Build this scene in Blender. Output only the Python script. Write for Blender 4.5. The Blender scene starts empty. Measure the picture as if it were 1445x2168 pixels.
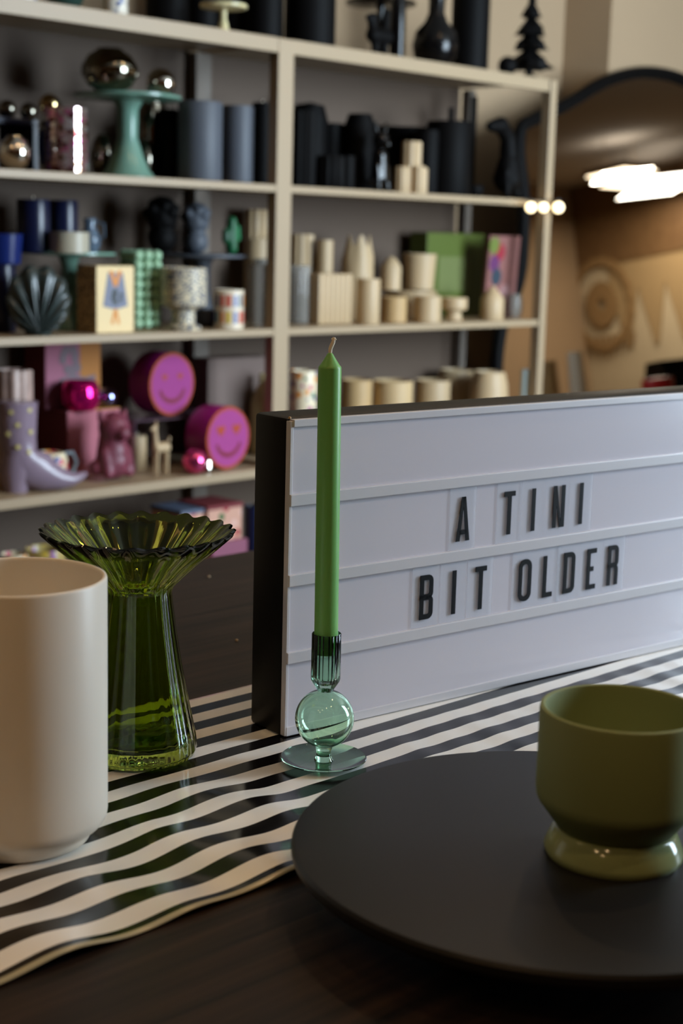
import bpy, bmesh, math, random
from mathutils import Vector, Matrix, Euler

random.seed(7)
PI = math.pi
SC = bpy.context.scene
COL = SC.collection
T = 0.75                      # height of the table top above the floor

# ------------------------------------------------------------------ camera
F_PX, PITCH, ROLL, CAM_H = 3175.2, 0.181, 0.0263, 0.4776 + T
cam_d = bpy.data.cameras.new('camera')
cam = bpy.data.objects.new('camera', cam_d)
COL.objects.link(cam)
cam_d.sensor_fit = 'VERTICAL'
cam_d.sensor_height = 24.0
cam_d.lens = F_PX * 24.0 / 2168.0
cam_d.clip_start = 0.05
cam_d.clip_end = 60
_c, _s, _cr, _sr = math.cos(PITCH), math.sin(PITCH), math.cos(ROLL), math.sin(ROLL)
RT, FW, UP = Vector((1, 0, 0)), Vector((0, _c, -_s)), Vector((0, _s, _c))
cx = RT * _cr + UP * _sr
cy = UP * _cr - RT * _sr
cz = -FW
cam.matrix_world = Matrix(((cx.x, cy.x, cz.x, 0), (cx.y, cy.y, cz.y, 0), (cx.z, cy.z, cz.z, CAM_H), (0, 0, 0, 1)))
cam_d.dof.use_dof = True
cam_d.dof.focus_distance = 1.39
cam_d.dof.aperture_fstop = 3.7
SC.camera = cam

# ------------------------------------------------------------------ view, sampling helpers
SC.view_settings.view_transform = 'Standard'
SC.view_settings.look = 'None'
SC.view_settings.exposure = 0.0
SC.view_settings.gamma = 1.0
SC.view_settings.use_curve_mapping = False
SC.cycles.use_denoising = True
SC.cycles.max_bounces = 10
SC.cycles.transmission_bounces = 12
SC.cycles.glossy_bounces = 5
SC.cycles.diffuse_bounces = 4
SC.cycles.caustics_reflective = False
SC.cycles.caustics_refractive = False
SC.cycles.sample_clamp_indirect = 20.0

# ------------------------------------------------------------------ frames of the place
AB = 0.7702                                   # heading of the shelf wall
SO = Vector((-1.0101, 3.01, 0))               # a point on the front line of the shelves
UB = Vector((math.sin(AB), math.cos(AB), 0))  # along the shelves, to the right
NB = Vector((-math.cos(AB), math.sin(AB), 0)) # into the shelves
ROTB = PI / 2 - AB


def W(s, d, z=0.0):
    """shelf frame (along, depth, height above the table top) to world"""
    return SO + UB * s + NB * d + Vector((0, 0, z + T))


def sight(px, py, d):
    """where on the vertical plane at depth d in the shelf a point of the photo lies: (along, height, metres per pixel)"""
    a, b = px - 722.5, py - 1084.0
    u, v = _cr * a + _sr * b, -_sr * a + _cr * b
    r = (RT * u - UP * v) / F_PX + FW
    o = SO + NB * d
    t = o.dot(NB) / r.dot(NB)
    p = r * t
    q = p - SO
    q.z = 0
    return q.dot(UB), p.z + CAM_H - T, t / F_PX


# ------------------------------------------------------------------ light
world = bpy.data.worlds.new('world')
SC.world = world
world.use_nodes = True
world.node_tree.nodes['Background'].inputs[0].default_value = (0.62, 0.78, 1.0, 1)
world.node_tree.nodes['Background'].inputs[1].default_value = 0.6


def area(name, loc, target, sx, sy, power, color):
    l = bpy.data.lights.new(name, 'AREA')
    l.shape = 'RECTANGLE'
    l.size, l.size_y = sx, sy
    l.energy = power
    l.color = color
    o = bpy.data.objects.new(name, l)
    COL.objects.link(o)
    o.location = loc
    o.rotation_euler = (Vector(target) - Vector(loc)).to_track_quat('-Z', 'Y').to_euler()
    return o


WIN_S0, WIN_S1, WIN_Z0, WIN_Z1, NEAR_D = 1.55, 2.95, 0.05, 1.9, -5.1
WIN_D, S_STEP = -3.3, 3.5
WIN_POWER = 280.0
PANEL_POWER = 26.0
SPOT_POWER = 6.5
area('daylight', W((WIN_S0 + WIN_S1) / 2, WIN_D - 0.02, (WIN_Z0 + WIN_Z1) / 2),
     W((WIN_S0 + WIN_S1) / 2, 0, (WIN_Z0 + WIN_Z1) / 2), WIN_S1 - WIN_S0, WIN_Z1 - WIN_Z0, WIN_POWER, (0.70, 0.86, 1.0))


# ------------------------------------------------------------------ colour and materials
def lin(c):
    c = c / 255.0
    return c / 12.92 if c <= 0.04045 else ((c + 0.055) / 1.055) ** 2.4


def rgb(r, g, b):
    return (lin(r), lin(g), lin(b), 1.0)


MATS = {}


def mat(name, col=(200, 200, 200), rough=0.5, metal=0.0, trans=0.0, ior=1.45, var=0.0, vscale=8.0, bump=0.0,
        bscale=60.0, coat=0.0, spec=0.5, sss=0.0, emit=None, estr=0.0):
    if name in MATS:
        return MATS[name]
    m = bpy.data.materials.new(name)
    m.use_nodes = True
    nt = m.node_tree
    b = nt.nodes['Principled BSDF']
    c = rgb(*col)
    b.inputs['Base Color'].default_value = c
    b.inputs['Roughness'].default_value = rough
    b.inputs['Metallic'].default_value = metal
    b.inputs['Transmission Weight'].default_value = trans
    b.inputs['IOR'].default_value = ior
    b.inputs['Coat Weight'].default_value = coat
    b.inputs['Coat Roughness'].default_value = 0.05
    b.inputs['Specular IOR Level'].default_value = spec
    if sss:
        b.inputs['Subsurface Weight'].default_value = sss
        b.inputs['Subsurface Scale'].default_value = 0.01
    if emit:
        b.inputs['Emission Color'].default_value = rgb(*emit)
        b.inputs['Emission Strength'].default_value = estr
    if var > 0 or bump > 0:
        tc = nt.nodes.new('ShaderNodeTexCoord')
        if var > 0:
            n = nt.nodes.new('ShaderNodeTexNoise')
            n.inputs['Scale'].default_value = vscale
            n.inputs['Detail'].default_value = 4
            nt.links.new(tc.outputs['Object'], n.inputs['Vector'])
            r = nt.nodes.new('ShaderNodeValToRGB')
            r.color_ramp.elements[0].position = 0.3
            r.color_ramp.elements[1].position = 0.7
            r.color_ramp.elements[0].color = tuple(x * (1 - var) for x in c[:3]) + (1,)
            r.color_ramp.elements[1].color = tuple(min(1, x * (1 + var)) for x in c[:3]) + (1,)
            nt.links.new(n.outputs['Fac'], r.inputs['Fac'])
            nt.links.new(r.outputs['Color'], b.inputs['Base Color'])
        if bump > 0:
            n2 = nt.nodes.new('ShaderNodeTexNoise')
            n2.inputs['Scale'].default_value = bscale
            n2.inputs['Detail'].default_value = 5
            nt.links.new(tc.outputs['Object'], n2.inputs['Vector'])
            bp = nt.nodes.new('ShaderNodeBump')
            bp.inputs['Strength'].default_value = bump
            bp.inputs['Distance'].default_value = 0.002
            nt.links.new(n2.outputs['Fac'], bp.inputs['Height'])
            nt.links.new(bp.outputs['Normal'], b.inputs['Normal'])
    MATS[name] = m
    return m


def dots_mat(name, base, cols, scale=40, thr=0.35, rough=0.35, metal=0.0, smooth=False):
    """base colour with voronoi patches of several colours: printed flowers, mosaics"""
    if name in MATS:
        return MATS[name]
    m = mat(name, base, rough, metal)
    nt = m.node_tree
    b = nt.nodes['Principled BSDF']
    tc = nt.nodes.new('ShaderNodeTexCoord')
    v = nt.nodes.new('ShaderNodeTexVoronoi')
    v.inputs['Scale'].default_value = scale
    nt.links.new(tc.outputs['Object'], v.inputs['Vector'])
    sep = nt.nodes.new('ShaderNodeSeparateColor')
    nt.links.new(v.outputs['Color'], sep.inputs['Color'])
    r = nt.nodes.new('ShaderNodeValToRGB')
    r.color_ramp.interpolation = 'CONSTANT'
    els = r.color_ramp.elements
    while len(els) > 1:
        els.remove(els[0])
    els[0].position = 0
    els[0].color = rgb(*cols[0])
    for i, c in enumerate(cols[1:]):
        e = els.new((i + 1) / len(cols))
        e.color = rgb(*c)
    nt.links.new(sep.outputs[0], r.inputs['Fac'])
    mx = nt.nodes.new('ShaderNodeMix')
    mx.data_type = 'RGBA'
    mx.inputs[7].default_value = rgb(*base)
    mt = nt.nodes.new('ShaderNodeMath')
    mt.operation = 'GREATER_THAN'
    mt.inputs[1].default_value = thr
    nt.links.new(v.outputs['Distance'], mt.inputs[0])
    nt.links.new(mt.outputs[0], mx.inputs[0])
    nt.links.new(r.outputs['Color'], mx.inputs[6])
    nt.links.new(mx.outputs[2], b.inputs['Base Color'])
    return m


def wood_mat(name, dark, light, rough=0.45, sx=2.0, sy=60.0):
    m = mat(name, dark, rough)
    nt = m.node_tree
    b = nt.nodes['Principled BSDF']
    tc = nt.nodes.new('ShaderNodeTexCoord')
    mp = nt.nodes.new('ShaderNodeMapping')
    mp.inputs['Scale'].default_value = (sx, sy, 10)
    nt.links.new(tc.outputs['Object'], mp.inputs['Vector'])
    n = nt.nodes.new('ShaderNodeTexNoise')
    n.inputs['Scale'].default_value = 1.6
    n.inputs['Detail'].default_value = 8
    n.inputs['Roughness'].default_value = 0.7
    n.inputs['Distortion'].default_value = 0.6
    nt.links.new(mp.outputs['Vector'], n.inputs['Vector'])
    r = nt.nodes.new('ShaderNodeValToRGB')
    r.color_ramp.elements[0].position = 0.35
    r.color_ramp.elements[1].position = 0.72
    r.color_ramp.elements[0].color = rgb(*dark)
    r.color_ramp.elements[1].color = rgb(*light)
    nt.links.new(n.outputs['Fac'], r.inputs['Fac'])
    nt.links.new(r.outputs['Color'], b.inputs['Base Color'])
    bp = nt.nodes.new('ShaderNodeBump')
    bp.inputs['Strength'].default_value = 0.25
    bp.inputs['Distance'].default_value = 0.001
    nt.links.new(n.outputs['Fac'], bp.inputs['Height'])
    nt.links.new(bp.outputs['Normal'], b.inputs['Normal'])
    return m


M_WALL = mat('wall paint', (160, 135, 106), 0.85, var=0.03, vscale=3, bump=0.1)
M_WALLR = mat('wall paint tan', (196, 180, 150), 0.85, var=0.04, vscale=3)
M_CEIL = mat('ceiling paint', (170, 163, 154), 0.9)
M_WALLD = mat('brown wall paint', (92, 62, 40), 0.85, var=0.04, vscale=3)
M_FLOOR = wood_mat('floor boards', (66, 50, 38), (96, 76, 58), 0.5, 1.0, 12)
M_TABLE = wood_mat('dark stained wood', (9, 7, 6), (58, 42, 33), 0.5, 1.3, 42)
M_TABLE.node_tree.nodes['Principled BSDF'].inputs['Specular IOR Level'].default_value = 0.28
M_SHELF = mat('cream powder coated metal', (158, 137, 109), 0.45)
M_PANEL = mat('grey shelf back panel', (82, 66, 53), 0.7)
M_REARP = mat('shelf metal with painted shade', (104, 94, 84), 0.6)  # rear posts: the shelf metal again, its shade put into the colour
M_BLACK = mat('matte black plastic', (12, 11, 10), 0.45, bump=0.05, spec=0.3)
M_DISC = mat('matt black lacquer', (22, 20, 19), 0.45, var=0.12, vscale=14, spec=0.35)
M_FACE = mat('white acrylic face', (208, 204, 212), 0.17)
M_RAIL = mat('white rail plastic', (204, 202, 206), 0.3)
M_INK = mat('black letter ink', (6, 6, 8), 0.5, spec=0.15)
M_CARD = mat('clear acetate', (226, 232, 240), 0.06)
M_CARD.node_tree.nodes['Principled BSDF'].inputs['Alpha'].default_value = 0.16
M_WHITE = mat('white satin ceramic', (228, 220, 206), 0.38)
M_SAGE = mat('sage matt ceramic', (130, 142, 94), 0.6)
M_SAGEG = mat('sage gloss glaze', (144, 156, 110), 0.12)
M_GREENW = mat('green wax', (116, 180, 96), 0.38, sss=0.25)
M_WICK = mat('cream cotton wick', (240, 228, 204), 0.9)
M_GGLASS = mat('green ribbed glass', (182, 208, 88), 0.03, trans=1.0, ior=1.48)
M_MGLASS = mat('mint green glass', (192, 240, 204), 0.0, trans=1.0, ior=1.45)
M_MGLASSC = mat('thin mint green glass', (186, 236, 200), 0.0)
_nt = M_MGLASSC.node_tree
_lw = _nt.nodes.new('ShaderNodeLayerWeight')
_lw.inputs['Blend'].default_value = 0.42
_rp = _nt.nodes.new('ShaderNodeValToRGB')
_rp.color_ramp.elements[0].color = (.84, .96, .88, 1)
_rp.color_ramp.elements[1].color = (.44, .76, .54, 1)
_tr = _nt.nodes.new('ShaderNodeBsdfTransparent')
_gl = _nt.nodes.new('ShaderNodeBsdfGlossy')
_gl.inputs['Roughness'].default_value = 0.03
_fr = _nt.nodes.new('ShaderNodeFresnel')
_mx = _nt.nodes.new('ShaderNodeMixShader')
_nt.links.new(_lw.outputs['Facing'], _rp.inputs['Fac'])
_nt.links.new(_rp.outputs['Color'], _tr.inputs['Color'])
_nt.links.new(_fr.outputs['Fac'], _mx.inputs['Fac'])
_nt.links.new(_tr.outputs['BSDF'], _mx.inputs[1])
_nt.links.new(_gl.outputs['BSDF'], _mx.inputs[2])
_nt.links.new(_mx.outputs['Shader'], _nt.nodes['Material Output'].inputs['Surface'])
M_NAVY = mat('navy glaze', (14, 19, 46), 0.3)
M_COBALT = mat('cobalt glaze', (20, 34, 90), 0.25)
M_CREAM = mat('cream wax', (180, 154, 118), 0.5)
M_CREAM2 = mat('warm cream stoneware', (166, 142, 108), 0.55)
M_TAN = mat('tan stoneware', (176, 144, 98), 0.6)
M_ONYX = mat('black wax', (7, 6, 6), 0.6, spec=0.1)
M_ONYXG = mat('black gloss glaze', (8, 7, 7), 0.2, spec=0.35)
M_SLATE = mat('slate blue wax', (72, 76, 84), 0.55)
M_MINT = mat('mint green glaze', (104, 138, 122), 0.25)
M_MINTL = mat('pale mint wax', (150, 184, 150), 0.5)
M_SILVER = mat('mirrored silver glass', (225, 218, 205), 0.03, metal=1.0)
M_GOLD = mat('mirrored gold glass', (190, 164, 116), 0.06, metal=1.0)
M_SMOKE = mat('smoked mirrored glass', (130, 124, 112), 0.04, metal=1.0)
M_MAGENTA = mat('magenta mirrored glaze', (225, 25, 120), 0.12, metal=0.8)
M_PINKDISCO = mat('pink mirror tiles', (240, 90, 150), 0.12, metal=0.9)
M_TINSIDE = mat('magenta tin', (140, 20, 104), 0.4)
M_TINFACE = mat('pink tin front', (156, 70, 128), 0.2)
M_ORANGE = mat('burnt orange paint', (160, 62, 26), 0.5)
M_BROWN = mat('brown paint', (120, 30, 50), 0.5)
M_LILAC = mat('lilac glaze', (132, 114, 128), 0.25)
M_STAR = mat('pale yellow paint', (206, 190, 120), 0.5)
M_BURG = mat('plum wax', (112, 52, 66), 0.45, var=0.2, vscale=40)
M_PINKBOX = mat('dusty pink card', (170, 96, 108), 0.7)
M_REDBOX = mat('dark red card', (112, 40, 44), 0.7)
M_GREENBAG = mat('moss green card', (76, 90, 22), 0.6)
M_CLEAR = mat('clear glass', (235, 240, 238), 0.02, trans=1.0, ior=1.3)
M_SMOKEG = mat('grey ribbed glass', (150, 146, 138), 0.12)
M_SMOKEG.node_tree.nodes['Principled BSDF'].inputs['Alpha'].default_value = 0.45
M_CHROME = mat('mirror silvering', (222, 214, 202), 0.0, metal=1.0)
M_DGREEN = mat('deep green glaze', (34, 56, 50), 0.25)
M_LAMP = mat('lamp diffuser', (255, 240, 210), 0.5, emit=(255, 240, 212), estr=6.0)
M_BULB = mat('warm bulb', (255, 240, 210), 0.5, emit=(255, 232, 180), estr=4.0)
M_SPOTBULB = mat('bright spotlight bulb', (255, 240, 210), 0.5, emit=(255, 214, 150), estr=90.0)
M_BULBD = mat('dim pink bulb', (255, 200, 180), 0.5, emit=(255, 190, 160), estr=0.7)


# ------------------------------------------------------------------ mesh helpers
def finish(bm, name, m, parent=None, loc=(0, 0, 0), rot=(0, 0, 0), smooth=35, label=None):
    bmesh.ops.recalc_face_normals(bm, faces=bm.faces)
    me = bpy.data.meshes.new(name)
    bm.to_mesh(me)
    bm.free()
    if smooth:
        for p in me.polygons:
            p.use_smooth = True
        me.set_sharp_from_angle(angle=math.radians(smooth))
    me.materials.append(m)
    o = bpy.data.objects.new(name, me)
    COL.objects.link(o)
    if parent:
        o.parent = parent
    o.location = loc
    o.rotation_euler = rot
    if label:
        o['label'] = label
    return o


def thing(name, label, cat, loc=(0, 0, 0), rz=0.0, group=None):
    o = bpy.data.objects.new(name, None)
    o.empty_display_size = 0.02
    COL.objects.link(o)
    o.location = loc
    o.rotation_euler = (0, 0, rz)
    o['label'] = label
    o['category'] = cat
    if group:
        o['group'] = group
    return o


def tag(o, label, cat, group=None):
    o['label'] = label
    o['category'] = cat
    if group:
        o['group'] = group
    return o


def lathe_bm(prof, seg=48, mod=None, cap=True):
    """revolve (r, z) points; mod(theta, r, z) may change (r, z)"""
    bm = bmesh.new()
    rings = []
    for r, z in prof:
        if r < 1e-6:
            rings.append([bm.verts.new((0, 0, z))])
            continue
        ring = []
        for i in range(seg):
            a = 2 * PI * i / seg
            rr, zz = (mod(a, r, z) if mod else (r, z))
            ring.append(bm.verts.new((rr * math.cos(a), rr * math.sin(a), zz)))
        rings.append(ring)
    for A, B in zip(rings, rings[1:]):
        if len(A) == 1 and len(B) == 1:
            continue
        for i in range(seg):
            j = (i + 1) % seg
            if len(A) == 1:
                bm.faces.new((A[0], B[i], B[j]))
            elif len(B) == 1:
                bm.faces.new((A[i], A[j], B[0]))
            else:
                bm.faces.new((A[i], A[j], B[j], B[i]))
    if cap:
        if len(rings[0]) > 1:
            bm.faces.new(list(reversed(rings[0])))
        if len(rings[-1]) > 1:
            bm.faces.new(rings[-1])
    return bm


def box_into(bm, x0, x1, y0, y1, z0, z1, bev=0.0):
    r = bmesh.ops.create_cube(bm, size=1.0)
    vs = r['verts']
    for v in vs:
        v.co = Vector(((x0 + x1) / 2 + v.co.x * (x1 - x0), (y0 + y1) / 2 + v.co.y * (y1 - y0), (z0 + z1) / 2 + v.co.z * (z1 - z0)))
    if bev > 0:
        es = set()
        for v in vs:
            es.update(v.link_edges)
        bmesh.ops.bevel(bm, geom=list(es), offset=bev, segments=2, profile=0.5, affect='EDGES')


def box_bm(x0, x1, y0, y1, z0, z1, bev=0.0):
    bm = bmesh.new()
    box_into(bm, x0, x1, y0, y1, z0, z1, bev)
    return bm


def loft_bm(secs, seg=24):
    """secs: (centre, axis_a, axis_b) ellipses joined in order, ends closed"""
    bm = bmesh.new()
    rings = []
    for c, a, b in secs:
        c, a, b = Vector(c), Vector(a), Vector(b)
        rings.append([bm.verts.new(c + a * math.cos(2 * PI * i / seg) + b * math.sin(2 * PI * i / seg)) for i in range(seg)])
    for A, B in zip(rings, rings[1:]):
        for i in range(seg):
            j = (i + 1) % seg
            bm.faces.new((A[i], A[j], B[j], B[i]))
    bm.faces.new(list(reversed(rings[0])))
    bm.faces.new(rings[-1])
    return bm


def tube_bm(pts, r, seg=10, closed=False):
    pts = [Vector(p) for p in pts]
    bm = bmesh.new()
    rings = []
    n = len(pts)
    up = Vector((0, 0, 1))
    prev = None
    for i, p in enumerate(pts):
        a = pts[(i - 1) % n] if (closed or i > 0) else p
        b = pts[(i + 1) % n] if (closed or i < n - 1) else p
        t = (b - a).normalized()
        if prev is None:
            x = t.cross(up)
            if x.length < 0.1:
                x = t.cross(Vector((0, 1, 0)))
        else:
            x = prev - t * prev.dot(t)
        x.normalize()
        prev = x
        y = t.cross(x)
        rr = r[i] if isinstance(r, (list, tuple)) else r
        rings.append([bm.verts.new(p + (x * math.cos(2 * PI * k / seg) + y * math.sin(2 * PI * k / seg)) * rr) for k in range(seg)])
    m = n if closed else n - 1
    for i in range(m):
        A, B = rings[i], rings[(i + 1) % n]
        for k in range(seg):
            j = (k + 1) % seg
            bm.faces.new((A[k], A[j], B[j], B[k]))
    if not closed:
        bm.faces.new(list(reversed(rings[0])))
        bm.faces.new(rings[-1])
    return bm


def poly_into(bm, pts, y0, y1):
    """extrude a polygon of (x, z) points between depths y0 and y1"""
    A = [bm.verts.new((x, y0, z)) for x, z in pts]
    B = [bm.verts.new((x, y1, z)) for x, z in pts]
    n = len(pts)
    bm.faces.new(A)
    bm.faces.new(list(reversed(B)))
    for i in range(n):
        j = (i + 1) % n
        bm.faces.new((A[i], B[i], B[j], A[j]))


def blob(name, balls, m, parent=None, vox=0.004, loc=(0, 0, 0)):
    """one continuous surface grown round capsules: (p0, p1, r0, r1)"""
    bm = bmesh.new()
    for p0, p1, r0, r1 in balls:
        p0, p1 = Vector(p0), Vector(p1)
        n = 1 if (p1 - p0).length < 1e-6 else max(2, int((p1 - p0).length / (min(r0, r1) * 0.5)) + 1)
        for i in range(n):
            f = i / max(1, n - 1)
            c = p0.lerp(p1, f)
            r = r0 + (r1 - r0) * f
            bmesh.ops.create_icosphere(bm, subdivisions=2, radius=r, matrix=Matrix.Translation(c))
    me = bpy.data.meshes.new(name)
    bm.to_mesh(me)
    bm.free()
    me.materials.append(m)
    o = bpy.data.objects.new(name, me)
    COL.objects.link(o)
    if parent:
        o.parent = parent
    o.location = loc
    rm = o.modifiers.new('remesh', 'REMESH')
    rm.mode = 'VOXEL'
    rm.voxel_size = vox
    rm.use_smooth_shade = True
    sm = o.modifiers.new('smooth', 'SMOOTH')
    sm.factor = 0.7
    sm.iterations = 4
    return o


def structure(name, bm, m, loc=(0, 0, 0), rot=(0, 0, 0), parent=None, smooth=0):
    o = finish(bm, name, m, parent, loc, rot, smooth)
    if not parent:
        o['kind'] = 'structure'
    return o


# ------------------------------------------------------------------ the room (built in the shelf frame)
S_L, S_R, D_BACK, D_JOG, S_JOG = -3.2, 10.5, 0.55, 0.35, 3.10
Z_C = 2.05
ROOM = W(0, 0, 0)
RR = (0, 0, ROTB)


def room(name, x0, x1, y0, y1, z0, z1, m):
    return structure(name, box_bm(x0, x1, y0, y1, z0, z1), m, ROOM, RR)


room('floor', S_L - .2, S_R + .2, NEAR_D - .3, D_BACK + .2, -T - .1, -T, M_FLOOR)
room('ceiling', S_L - .2, S_R + .2, NEAR_D - .3, D_BACK + .2, Z_C, Z_C + .1, M_CEIL)
bm = bmesh.new()
poly = [(S_L, D_BACK), (S_JOG, D_BACK), (S_JOG, D_JOG), (S_R, D_JOG), (S_R, D_BACK + .15), (S_L, D_BACK + .15)]
A = [bm.verts.new((x, y, -T)) for x, y in poly]
B = [bm.verts.new((x, y, Z_C)) for x, y in poly]
bm.faces.new(A)
bm.faces.new(B)
for i in range(6):
    j = (i + 1) % 6
    bm.faces.new((A[i], A[j], B[j], B[i]))
structure('wall_back', bm, M_WALL, ROOM, RR)
room('wall_right', S_R, S_R + .12, NEAR_D - .15, D_JOG, -T, Z_C, M_WALLR)
room('wall_left', S_L - .12, S_L, NEAR_D - .15, D_BACK, -T, Z_C, M_WALLD)
bm = bmesh.new()
box_into(bm, S_L, WIN_S0, WIN_D - .15, WIN_D, -T, Z_C)
box_into(bm, WIN_S1, S_STEP, WIN_D - .15, WIN_D, -T, Z_C)
box_into(bm, WIN_S0, WIN_S1, WIN_D - .15, WIN_D, -T, WIN_Z0)
box_into(bm, WIN_S0, WIN_S1, WIN_D - .15, WIN_D, WIN_Z1, Z_C)
structure('wall_near', bm, M_WALLD, ROOM, RR)
bm = bmesh.new()
box_into(bm, S_STEP - .15, S_STEP, NEAR_D, WIN_D - .151, -T, Z_C)
box_into(bm, S_STEP - .15, S_R, NEAR_D - .15, NEAR_D, -T, Z_C)
structure('wall_far', bm, M_WALL, ROOM, RR)
bm = bmesh.new()
for k in range(4):
    x = WIN_S0 + (WIN_S1 - WIN_S0) * k / 3
    box_into(bm, x - .02, x + .02, WIN_D - .1, WIN_D + .02, WIN_Z0, WIN_Z1)
box_into(bm, WIN_S0 - .03, WIN_S1 + .03, WIN_D - .1, WIN_D + .02, WIN_Z0 - .03, WIN_Z0 + .03)
box_into(bm, WIN_S0 - .03, WIN_S1 + .03, WIN_D - .1, WIN_D + .02, WIN_Z1 - .03, WIN_Z1 + .03)
structure('window_1', bm, M_BLACK, ROOM, RR)
structure('baseboard_back', box_bm(S_L, S_JOG, D_BACK - .015, D_BACK, -T, -T + .09), M_SHELF, ROOM, RR)
structure('upper_wall_band_1', box_bm(S_R - .03, S_R, NEAR_D, -3.0, 1.28, Z_C), wood_mat('brown upper wall', (104, 76, 46), (124, 94, 60), .6, 1, 8), ROOM, RR)  # thin brown box across the top of the right wall

# ------------------------------------------------------------------ ceiling lights
SPOTS = [(-0.8, -0.9), (0.5, -1.0), (1.4, -1.0), (-1.9, -0.9), (0.3, -2.2), (2.4, -1.5), (4.2, -2.4), (-2.5, -2.2), (-2.0, -2.75), (-1.2, -3.0), (-2.9, -2.8), (-0.5, -3.05)]
names = ['over the left end of the shelves', 'over the middle of the table', 'over the right end of the shelves',
         'behind the camera at left', 'behind the camera near the window', 'behind the camera right of the window', 'far right over the aisle', 'far left near the wall', 'left behind the camera', 'just behind the camera', 'in the far left corner', 'beside the window wall']
for (s, d), nm in zip(SPOTS, names):
    p = W(s, d, Z_C)
    t = thing('ceiling_spotlight', 'small round white ceiling spotlight ' + nm, 'light', p, 0, 'ceiling spotlights')
    finish(lathe_bm([(.0, 0), (.05, 0), (.05, -.09), (.043, -.09), (.043, -.02), (0, -.02)], 24), 'housing', M_SHELF, t)
    finish(lathe_bm([(0, -.03), (.041, -.03), (.041, -.045), (0, -.05)], 24), 'bulb', M_SPOTBULB, t)
    l = bpy.data.lights.new('spotlight_lamp', 'SPOT')
    l.energy = SPOT_POWER * (1.15 if d < -2.0 else 0.9)
    l.color = (1.0, .64, .34)
    l.spot_size = math.radians(130)
    l.spot_blend = 0.6
    l.shadow_soft_size = .04
    lo = bpy.data.objects.new('spotlight_lamp', l)
    COL.objects.link(lo)
    lo.location = p + Vector((0, 0, -.1))


def ceil_panel(s, d, w, dd, z, label, power):
    t = thing('ceiling_panel_light', label, 'light', W(s, d, z), ROTB, 'hanging panel lights')
    finish(box_bm(-w / 2, w / 2, -dd / 2, dd / 2, 0, .05, .004), 'housing', M_SHELF, t)
    finish(box_bm(-w / 2 + .02, w / 2 - .02, -dd / 2 + .02, dd / 2 - .02, -.008, -.001), 'diffuser', M_LAMP, t)
    for sx in (-1, 1):
        finish(tube_bm([(sx * w * .4, 0, .05), (sx * w * .4, 0, Z_C - z)], .003, 6), 'cable', M_SHELF, t)
    a = area('panel_lamp', W(s, d, z - .02), W(s, d, -1), w, dd, power, (1.0, .95, .86))
    up = area('added_ceiling_fill', W(s, d, z + .07), W(s, d, Z_C), w * .8, dd * .8, power * .06, (1.0, .96, .9))  # added fill lamp, brightens the ceiling above the panel


ceil_panel(8.86, -3.45, .5, .4, 1.78, 'long white panel light hanging from the ceiling, seen in the mirror', PANEL_POWER)
ceil_panel(9.72, -3.66, 1.1, .5, 1.78, 'second white panel light hanging beside the first, seen in the mirror', PANEL_POWER)

# ------------------------------------------------------------------ table
TA = math.radians(45.5)
TN = Vector((-math.cos(TA), math.sin(TA), 0))
TU = Vector((math.sin(TA), math.cos(TA), 0))
TROT = PI / 2 - TA


def TW(u, n, z=0):
    return TU * u + TN * n + Vector((0, 0, z + T))


tb = thing('display_table', 'large dark brown stained wooden display table in the foreground', 'table', TW(.75, .94, -T), TROT)
finish(box_bm(-1.75, 1.75, -.77, .77, T - .045, T, .003), 'table_top', M_TABLE, tb, smooth=0)
bm = bmesh.new()
box_into(bm, -1.6, 1.6, -.66, -.64, T - .13, T - .045)
box_into(bm, -1.6, 1.6, .64, .66, T - .13, T - .045)
box_into(bm, -1.62, -1.6, -.66, .66, T - .13, T - .045)
box_into(bm, 1.6, 1.62, -.66, .66, T - .13, T - .045)
finish(bm, 'apron', M_TABLE, tb, smooth=0)
for sx in (-1, 1):
    for sy in (-1, 1):
        finish(box_bm(-.04, .04, -.04, .04, 0, T - .045, .004), 'leg', M_TABLE, tb, (sx * 1.6, sy * .64, 0), smooth=0)

# ------------------------------------------------------------------ striped runner
R0, R1, PER = .7805, 1.1741, .04        # near and far edge, stripe period


def ripple(u, n):
    near = max(0.0, min(1.0, (1.08 - n) / .16))
    left = max(0.0, min(1.0, (1.0 - u) / .2))
    z = (.0034 * left + .0006) * (1 + math.sin(2 * PI * (u * 9.6 + 3.2 * (n - R0)) + 1.2)) * .5 * (.45 + .55 * near)
    z += .0014 * left * (1 + math.sin(2 * PI * (u * 5.3 - 2.0 * n) + .4)) * near
    z += .0008 * (1 - left * .8) * (1 + math.sin(2 * PI * (u * 20.0 - 3.5 * n) + 2.0)) * .5
    return .0012 + z * near


def flat_under(u, n):
    """the runner lies flat beneath the things that stand on it"""
    p = TU * u + TN * n
    f = 1.0
    for cxx, cyy, r in ((-.0105, 1.317, .045), (-.183, 1.33, .055), (-.2496, 1.128, .058)):
        q = math.hypot(p.x - cxx, p.y - cyy)
        f = min(f, max(0, (q - r) / .05))
    q = Vector((p.x + .0505, p.y - 1.3841, 0))
    u_ = q.x * math.sin(.891) + q.y * math.cos(.891)
    n_ = -q.x * math.cos(.891) + q.y * math.sin(.891)
    if u_ > -.02 and n_ > -.01:
        f = 0
    elif u_ > -.02:
        f = min(f, max(0, (-n_ - .01) / .03))
    return max(0.0, min(1.0, f))


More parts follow.
